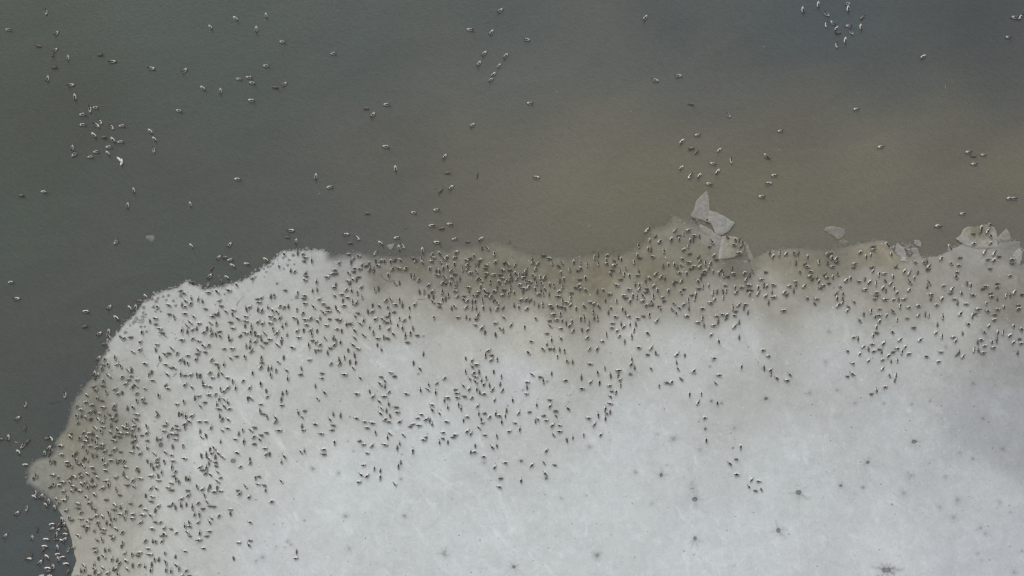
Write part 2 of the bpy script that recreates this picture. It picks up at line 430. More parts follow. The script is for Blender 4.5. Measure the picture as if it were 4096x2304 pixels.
for tx, ty, r in ((1195, 235, 5), (1165, 290, 5), (1375, 260, 3.5), (905, 415, 5), (1180, 460, 4), (895, 525, 4), (945, 555, 4), (905, 600, 8), (760, 670, 8), (700, 720, 6), (870, 695, 7), (820, 720, 3), (850, 810, 4), (930, 810, 3), (1570, 380, 4),
                  (1120, 415, 4), (1310, 190, 3.5), (1420, 170, 4), (1520, 280, 4), (970, 915, 4), (530, 930, 5), (630, 785, 3), (1675, 180, 5), (1080, 240, 5), (640, 640, 4), (1150, 500, 3), (1260, 500, 3)):
    PITS.append((*t2(tx, ty, 400, 1150, 5.152), r * 1.35))
for tx, ty, r in ((2460, 265, 5), (2290, 310, 4), (2390, 345, 4), (2110, 410, 4), (2365, 435, 4), (2025, 465, 4), (2070, 455, 3), (1960, 500, 3), (2000, 550, 3), (2185, 750, 4), (2520, 990, 6), (2300, 500, 3), (2480, 420, 3), (1730, 660, 3), (1285, 935, 3), (1820, 640, 3)):
    PITS.append((*t2(tx, ty, 600, 960, 4.287), r * 1.3))

_r = random.Random(77)
while len(PITS) < 330:                    # stray pinholes over the open ice
    q = (_r.uniform(420, 4090), _r.uniform(1100, 2300))
    if q[1] > 1350 or q[0] < 1200: PITS.append((*q, _r.choice((1.3, 1.6, 2.0, 2.6))))
def heart_r(a):
    r = 13.5 * (1 + 0.22 * math.cos(2 * a))
    notch = math.exp(-((a - math.pi / 2) / 0.35) ** 2) * 6 + math.exp(-((a + math.pi / 2) / 0.22) ** 2) * 4
    return r - notch

def build_ice():
    pts, info = [], []                    # info: (albedo multiplier, height offset)
    n_out = len(ICE)
    for p in ICE: pts.append(p); info.append((1.0, 0.0))
    r = random.Random(5)
    keep_out = []
    def rings(cx, cy, rad, mults, dz, nseg, rot):
        for rr, ml, z in zip(rad, mults, dz):
            for k in range(nseg):
                a = rot + 2 * math.pi * k / nseg
                q = rr(a) if callable(rr) else rr
                m_ = ml(a) if callable(ml) else ml
                pts.append((cx + q * math.cos(a), cy - q * math.sin(a))); info.append((m_, z))
    def ray_fn(seed, strength):
        rr = random.Random(seed)
        dirs = [(rr.uniform(0, 6.283), rr.uniform(.07, .13), rr.uniform(.35, 1)) for _ in range(rr.randint(7, 12) if strength < .5 else 18)]
        def f(a):
            v = 0
            for d_, w, s in dirs:
                dd = abs((a - d_ + math.pi) % (2 * math.pi) - math.pi)
                v = max(v, s * math.exp(-(dd / w) ** 2))
            return 1 - strength * v
        return f
    holes = [(x, y, rx, ry, ray, None) for x, y, rx, ry, ray in HOLES] + [(HEART[0], HEART[1], 14, 12, 1.6, heart_r)]
    for i, (x, y, rx, ry, ray, fn) in enumerate(holes):
        sh = [r.uniform(.86, 1.14) for _ in range(24)]
        def rad(a, s=1.0, rx=rx, ry=ry, sh=sh, fn=fn):
            if fn: return s * fn((a + math.pi) % (2 * math.pi) - math.pi) * sh[int(a / 6.2832 * 24) % 24] ** .5
            return s * sh[int(a / 6.2832 * 24 + .01) % 24] * rx * ry / math.hypot(ry * math.cos(a), rx * math.sin(a))
        big = max(rx, ry)
        f1, f2, f3 = ray_fn(i, .36 * ray), ray_fn(i, .28 * ray), ray_fn(i, .17 * ray)
        R = [lambda a: rad(a, .35), lambda a: rad(a, .7), lambda a: rad(a, .98), lambda a: rad(a, 1.22), lambda a: rad(a, 1.22) + big * .8, lambda a: rad(a, 1.22) + big * 1.8, lambda a: rad(a, 1.22) + big * 3, lambda a: rad(a, 1.22) + big * 4.4]
        mm = [lambda a: .42 + .08 * math.sin(3 * a), .37, .33, lambda a: .84 * f1(a), lambda a: .92 * f1(a), lambda a: .97 * f2(a), f3, 1.0]
        rings(x, y, R, mm, [-.035, -.035, -.03, 0, 0, 0, 0, 0], 48, 0.0)
        pts.append((x, y)); info.append((.42, -.035))
        keep_out.append((x, y, big * 5.6))
    for i, (x, y, c, h, s) in enumerate(STARS):
        f1 = ray_fn(100 + i, .34 * s); f2 = ray_fn(100 + i, .26 * s)
        rings(x, y, [c, c + (h - c) * .35, c + (h - c) * .8, h * 1.35], [1 - .62 * s, lambda a: (1 - .22 * s) * f1(a), lambda a: (1 - .08 * s) * f2(a), 1.0], [-.012, 0, 0, 0], 26, r.random())
        pts.append((x, y)); info.append((1 - .95 * s * .8, -.015))
        keep_out.append((x, y, h * 1.3))
    for x, y, q in PITS:
        ph = r.uniform(0, 6)
        rings(x, y, [lambda a: q * (.75 + .2 * math.sin(2 * a + ph)), lambda a: q * (1.5 + .3 * math.sin(3 * a + ph))], [.50, 1.0], [-.01, 0], 12, r.random())
        pts.append((x, y)); info.append((.40, -.014))
        keep_out.append((x, y, q * 1.4))
    # jittered lattice, finer near the rim
    g = []
    for step, x0, x1, y0, y1 in ((13, 90, 4110, 850, 1330), (13, 90, 620, 1330, 2310), (20, 620, 4110, 1330, 2320), (90, 300, 4890, 2340, 2890), (90, 4150, 4890, 1130, 2340)):
        xs = np.arange(x0, x1, step); ys = np.arange(y0, y1, step)
        X, Y = np.meshgrid(xs, ys)
        X = X.ravel() + rng.uniform(-.35, .35, X.size) * step; Y = Y.ravel() + rng.uniform(-.35, .35, Y.size) * step
        ok = inside(ICE, X, Y)
        X, Y = X[ok], Y[ok]
        ring = ICE + [ICE[0]]
        ok = seg_dist(ring, X, Y) > 4.0
        for kx, ky, kr in keep_out:
            ok &= (X - kx) ** 2 + (Y - ky) ** 2 > kr * kr
        g += list(zip(X[ok], Y[ok]))
    for p in g: pts.append(p); info.append((1.0, 0.0))
    edges = [(i, (i + 1) % n_out) for i in range(n_out)]
    vo, _, fo, ov, _, _ = delaunay_2d_cdt([Vector((p[0], -p[1])) for p in pts], edges, [], 1, 1e-4, True)
    P = np.array([(v.x, -v.y) for v in vo])
    mult = np.ones(len(P)); dz = np.zeros(len(P))
    for i, src in enumerate(ov):
        if src: mult[i], dz[i] = info[src[0]]
    base = idw(IP, IC, P[:, 0], P[:, 1], 40.0)
    f = soft_factor(P[:, 0], P[:, 1])[:, None]
    wcol = water_col(P[:, 0], P[:, 1]) + 0.006
    c = (wcol * (1 - f) + base * f)
    # irregular wet patches in the flooded belt
    ph = np.sin(P[:, 0] * .031 + 2 * np.sin(P[:, 1] * .023)) * np.sin(P[:, 1] * .041 + 1.7 * np.sin(P[:, 0] * .017))
    grey = base.mean(1)
    wet = np.clip((.42 - grey) / .3, 0, 1)
    ph2 = np.sin(P[:, 0] * .083 + 1.9 * np.sin(P[:, 1] * .061)) * np.sin(P[:, 1] * .097 + 1.5 * np.sin(P[:, 0] * .049 + 2))
    c *= (1 + (.10 * ph + .09 * ph2) * wet)[:, None]
    c *= mult[:, None]
    z = ice_height(P[:, 0], P[:, 1]) + dz + rng.normal(0, .0015, len(P))
    X = (P[:, 0] - 2048) * G; Y = (1152 - P[:, 1]) * G
    verts = np.c_[X, Y, z]
    tri = np.array([t for t in fo if len(t) == 3])
    ce = P[tri].mean(1)
    faces = [tuple(t) for t in tri[inside(ICE, ce[:, 0], ce[:, 1])].tolist()]
    # rim walls down into the water
    cnt = {}
    for t in faces:
        for a, b in zip(t, t[1:] + t[:1]):
            k = (min(a, b), max(a, b)); cnt[k] = cnt.get(k, []) + [(a, b)]
    low = {}
    vl = verts.tolist(); cl = c.tolist()
    side = []
    for k, v in cnt.items():
        if len(v) == 1:
            a, b = v[0]
            for q in (a, b):
                if q not in low:
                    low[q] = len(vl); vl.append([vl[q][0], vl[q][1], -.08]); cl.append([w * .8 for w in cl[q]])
            side.append((b, a, low[a], low[b]))
    me = make_mesh('ice_sheet', vl, faces + side, np.array(cl), smooth=False)
    tag(link('ice_sheet', me, M_ICE), kind='structure')
build_ice()

# ------------------------------------------------------------------ loose floes
FLOES = []                                # (polygon in photo pixels, top z) for standing birds
def floe(poly, k, x0, y0, top, rgb, label, amp=1.5, thick=.12, dirt=None, fade=0.5, group='loose ice floes'):
    pp = [t2(a, b, x0, y0, k) for a, b in poly]
    cx = sum(p[0] for p in pp) / len(pp); cy = sum(p[1] for p in pp) / len(pp)
    rim = roughen(pp, 3.6, amp, int(cx), True)
    pts = list(rim)
    xs = [p[0] for p in rim]; ys = [p[1] for p in rim]
    st = max(2.0, min(7.0, (max(xs) - min(xs)) / 8))
    X, Y = np.meshgrid(np.arange(min(xs), max(xs), st), np.arange(min(ys), max(ys), st))
    X = X.ravel() + rng.uniform(-.3, .3, X.size) * st; Y = Y.ravel() + rng.uniform(-.3, .3, Y.size) * st
    ok = inside(rim, X, Y) & (seg_dist(rim + [rim[0]], X, Y) > st * .45)
    pts += list(zip(X[ok], Y[ok]))
    n = len(rim)
    vo, _, fo, ov, _, _ = delaunay_2d_cdt([Vector((p[0], -p[1])) for p in pts], [(i, (i + 1) % n) for i in range(n)], [], 1, 1e-4, True)
    P = np.array([(v.x, -v.y) for v in vo])
    c = np.tile(lin(rgb) / K_LIGHT, (len(P), 1))
    if dirt:
        w = smooth(1 - np.hypot(P[:, 0] - dirt[0], P[:, 1] - dirt[1]) / dirt[2])[:, None]
        c = c * (1 - w) + (lin(dirt[3]) / K_LIGHT) * w
    e = seg_dist(rim + [rim[0]], P[:, 0], P[:, 1])
    wc = water_col(P[:, 0], P[:, 1])
    t = np.clip(smooth((e + 1.5) / 5.0), fade, 1)[:, None]
    c = c * t + wc * (1 - t)
    cl_ = np.sin(P[:, 0] * .13 + 1.3 * np.sin(P[:, 1] * .09)) * np.sin(P[:, 1] * .15 + 1.1 * np.sin(P[:, 0] * .11 + 1))
    t2_ = np.clip(.88 + .16 * cl_, .7, 1)[:, None]
    c = c * t2_ + wc * (1 - t2_)
    lip = np.exp(-(e / 2.2) ** 2) * (np.sin(P[:, 0] * .07 + P[:, 1] * .05) > .1)
    c *= (1 + rng.normal(0, .07, len(P)) + .22 * lip)[:, None]
    ox, oy = W(cx, cy)
    z = top + rng.normal(0, .004, len(P)) - .02 * (1 - smooth(e / 3.0))
    vl = np.c_[(P[:, 0] - 2048) * G - ox, (1152 - P[:, 1]) * G - oy, z].tolist()
    cl = c.tolist()
    tri = np.array([t_ for t_ in fo if len(t_) == 3])
    ce = P[tri].mean(1)
    faces = [tuple(t_) for t_ in tri[inside(rim, ce[:, 0], ce[:, 1])].tolist()]
    cnt = {}
    for t_ in faces:
        for a, b in zip(t_, t_[1:] + t_[:1]):
            kk = (min(a, b), max(a, b)); cnt[kk] = cnt.get(kk, []) + [(a, b)]
    low, side = {}, []
    for kk, v in cnt.items():
        if len(v) == 1:
            a, b = v[0]
            for q in (a, b):
                if q not in low:
                    low[q] = len(vl); vl.append([vl[q][0], vl[q][1], top - thick]); cl.append(cl[q])
            side.append((b, a, low[a], low[b]))
    loop, nxt = [], {b: a for b, a, *_ in side}
    s0 = next(iter(nxt)); q = s0
    while True:
        loop.append(low[q]); q = nxt.get(q)
        if q is None or q == s0: break
    faces_all = faces + side + ([tuple(loop)] if len(loop) > 2 else [])
    me = make_mesh('ice_floe', vl, faces_all, np.array(cl), smooth=False)
    o = link('ice_floe', me, M_FLOE, (ox, oy, 0))
    tag(o, label, 'ice floe', group)
    FLOES.append((rim, top))
K5 = 4.287
floe([(965, 90), (990, 130), (1010, 240), (1018, 430), (1060, 470), (1000, 560), (960, 630), (870, 590), (715, 560), (695, 520), (740, 440), (800, 260), (880, 180)], K5, 2600, 740, .07, (139, 138, 134), 'tall pointed grey ice shard sticking up into brown water beside the kite-shaped floe', fade=.75)
floe([(1018, 440), (1150, 475), (1310, 560), (1455, 655), (1340, 800), (1225, 865), (1120, 840), (1080, 740), (1030, 650), (960, 630), (1000, 530)], K5, 2600, 740, .10, (146, 145, 141), 'kite-shaped grey ice floe lying right of the tall pointed shard', fade=.8)
floe([(845, 670), (930, 700), (1060, 770), (1110, 840), (1235, 890), (1200, 950), (1050, 900), (930, 850), (850, 780)], K5, 2600, 740, .085, (143, 141, 134), 'rough crumbly ice slab just below the kite-shaped floe', fade=.7)
floe([(1232, 885), (1290, 868), (1400, 880), (1490, 900), (1640, 1000), (1600, 1120), (1560, 1190), (1450, 1240), (1170, 1285), (1180, 1150), (1210, 960)], K5, 2600, 740, .08, (146, 143, 133), 'broad dirty ice floe with a pale straight left edge, carrying ducks', dirt=(2960, 985, 60, (134, 129, 113)), fade=.8)
floe([(1172, 1283), (1182, 1150), (1212, 962), (1250, 900), (1275, 960), (1240, 1120), (1225, 1240)], K5, 2600, 740, .10, (158, 157, 152), 'narrow bright ice strip along the left rim of the dirty floe', fade=.85)
floe([(1620, 980), (1672, 1010), (1712, 1120), (1772, 1260), (1740, 1312), (1690, 1270), (1660, 1150)], K5, 2600, 740, .05, (134, 132, 126), 'slim grey ice sliver between the dirty floe and the ice shore', fade=.75)
floe([(380, 500), (405, 480), (440, 510), (500, 580), (540, 640), (545, 700), (600, 850), (500, 790), (420, 700), (350, 640)], K5, 3496, 860, .09, (146, 145, 141), 'triangular grey ice wedge leaning on the soiled ice shore', fade=.8)
floe([(470, 715), (545, 735), (530, 800), (450, 785)], K5, 3496, 860, .12, (164, 164, 162), 'small bright square ice chunk on top of the grey wedge', fade=.9, thick=.05)
floe([(690, 435), (770, 425), (808, 480), (800, 555), (720, 530), (680, 490)], K5, 3496, 860, .06, (139, 138, 133), 'round crumbly slush lump floating above the tooth-shaped ice piece', amp=2.2, fade=.7)
floe([(630, 580), (660, 555), (740, 565), (760, 620), (795, 740), (700, 752), (610, 740), (665, 680)], K5, 3496, 860, .08, (139, 138, 133), 'tooth-shaped ice piece standing off the ice shore', fade=.75)
floe([(1395, 405), (1480, 350), (1530, 250), (1600, 200), (1720, 208), (1800, 190), (1890, 165), (1990, 170), (2060, 220), (2100, 320), (2110, 400), (2105, 560), (2000, 575), (1750, 572), (1560, 525), (1490, 480)], K5, 3496, 860, .10, (151, 150, 144), 'largest rounded ice floe, its top stained brown, ducks resting on it', dirt=(3912, 915, 75, (124, 120, 102)), fade=.8)
floe([(2112, 385), (2200, 300), (2268, 235), (2312, 300), (2345, 420), (2320, 450), (2240, 452), (2112, 465)], K5, 3496, 860, .09, (134, 133, 128), 'upright pointed ice triangle right of the brown-stained floe', fade=.75)
floe([(2370, 690), (2400, 640), (2490, 560), (2540, 640), (2530, 760), (2500, 820), (2490, 870), (2420, 760)], K5, 3496, 860, .08, (150, 150, 147), 'pale leaf-shaped ice floe near the right edge of the photo', fade=.8)
floe([(1785, 830), (1860, 760), (1960, 730), (2060, 725), (2150, 760), (2160, 800), (2000, 815), (1830, 862)], K5, 3496, 860, .09, (156, 156, 152), 'long pale ice tongue with ducks below the brown-stained floe', fade=.85)
floe([(330, 440), (400, 345), (540, 330), (720, 350), (880, 375), (940, 430), (930, 530), (870, 640), (790, 700), (730, 720), (650, 660), (560, 590), (430, 510)], 7.25, 3250, 860, .05, (128, 126, 120), 'translucent shield-shaped floe drifting alone in brown water', fade=.8)
floe([(760, 740), (900, 710), (1020, 760), (1060, 819), (960, 860), (800, 850)], 7.25, 3250, 860, .03, (118, 116, 105), 'faint sunken ice scrap just below the shield-shaped floe', fade=.75)
floe([(385, 345), (440, 295), (600, 285), (700, 300), (725, 370), (690, 470), (610, 525), (530, 490), (420, 420)], 9.1, 540, 910, .03, (118, 120, 115), 'small blurred ice scrap alone in dark water at left', amp=1.0, fade=.6)
floe([(1485, 350), (1560, 330), (1628, 318), (1590, 400), (1545, 435), (1520, 400)], K5, 1200, 900, .05, (136, 135, 130), 'small crumbly ice triangle in the water above the centre shore', amp=1.2, fade=.7)
floe([(1040, 370), (1100, 352), (1102, 385), (1075, 418)], 5.152, 400, 1150, .11, (186, 188, 188), 'tiny bright ice chip on the spotted upper left rim', fade=.95, thick=.06, amp=.2)

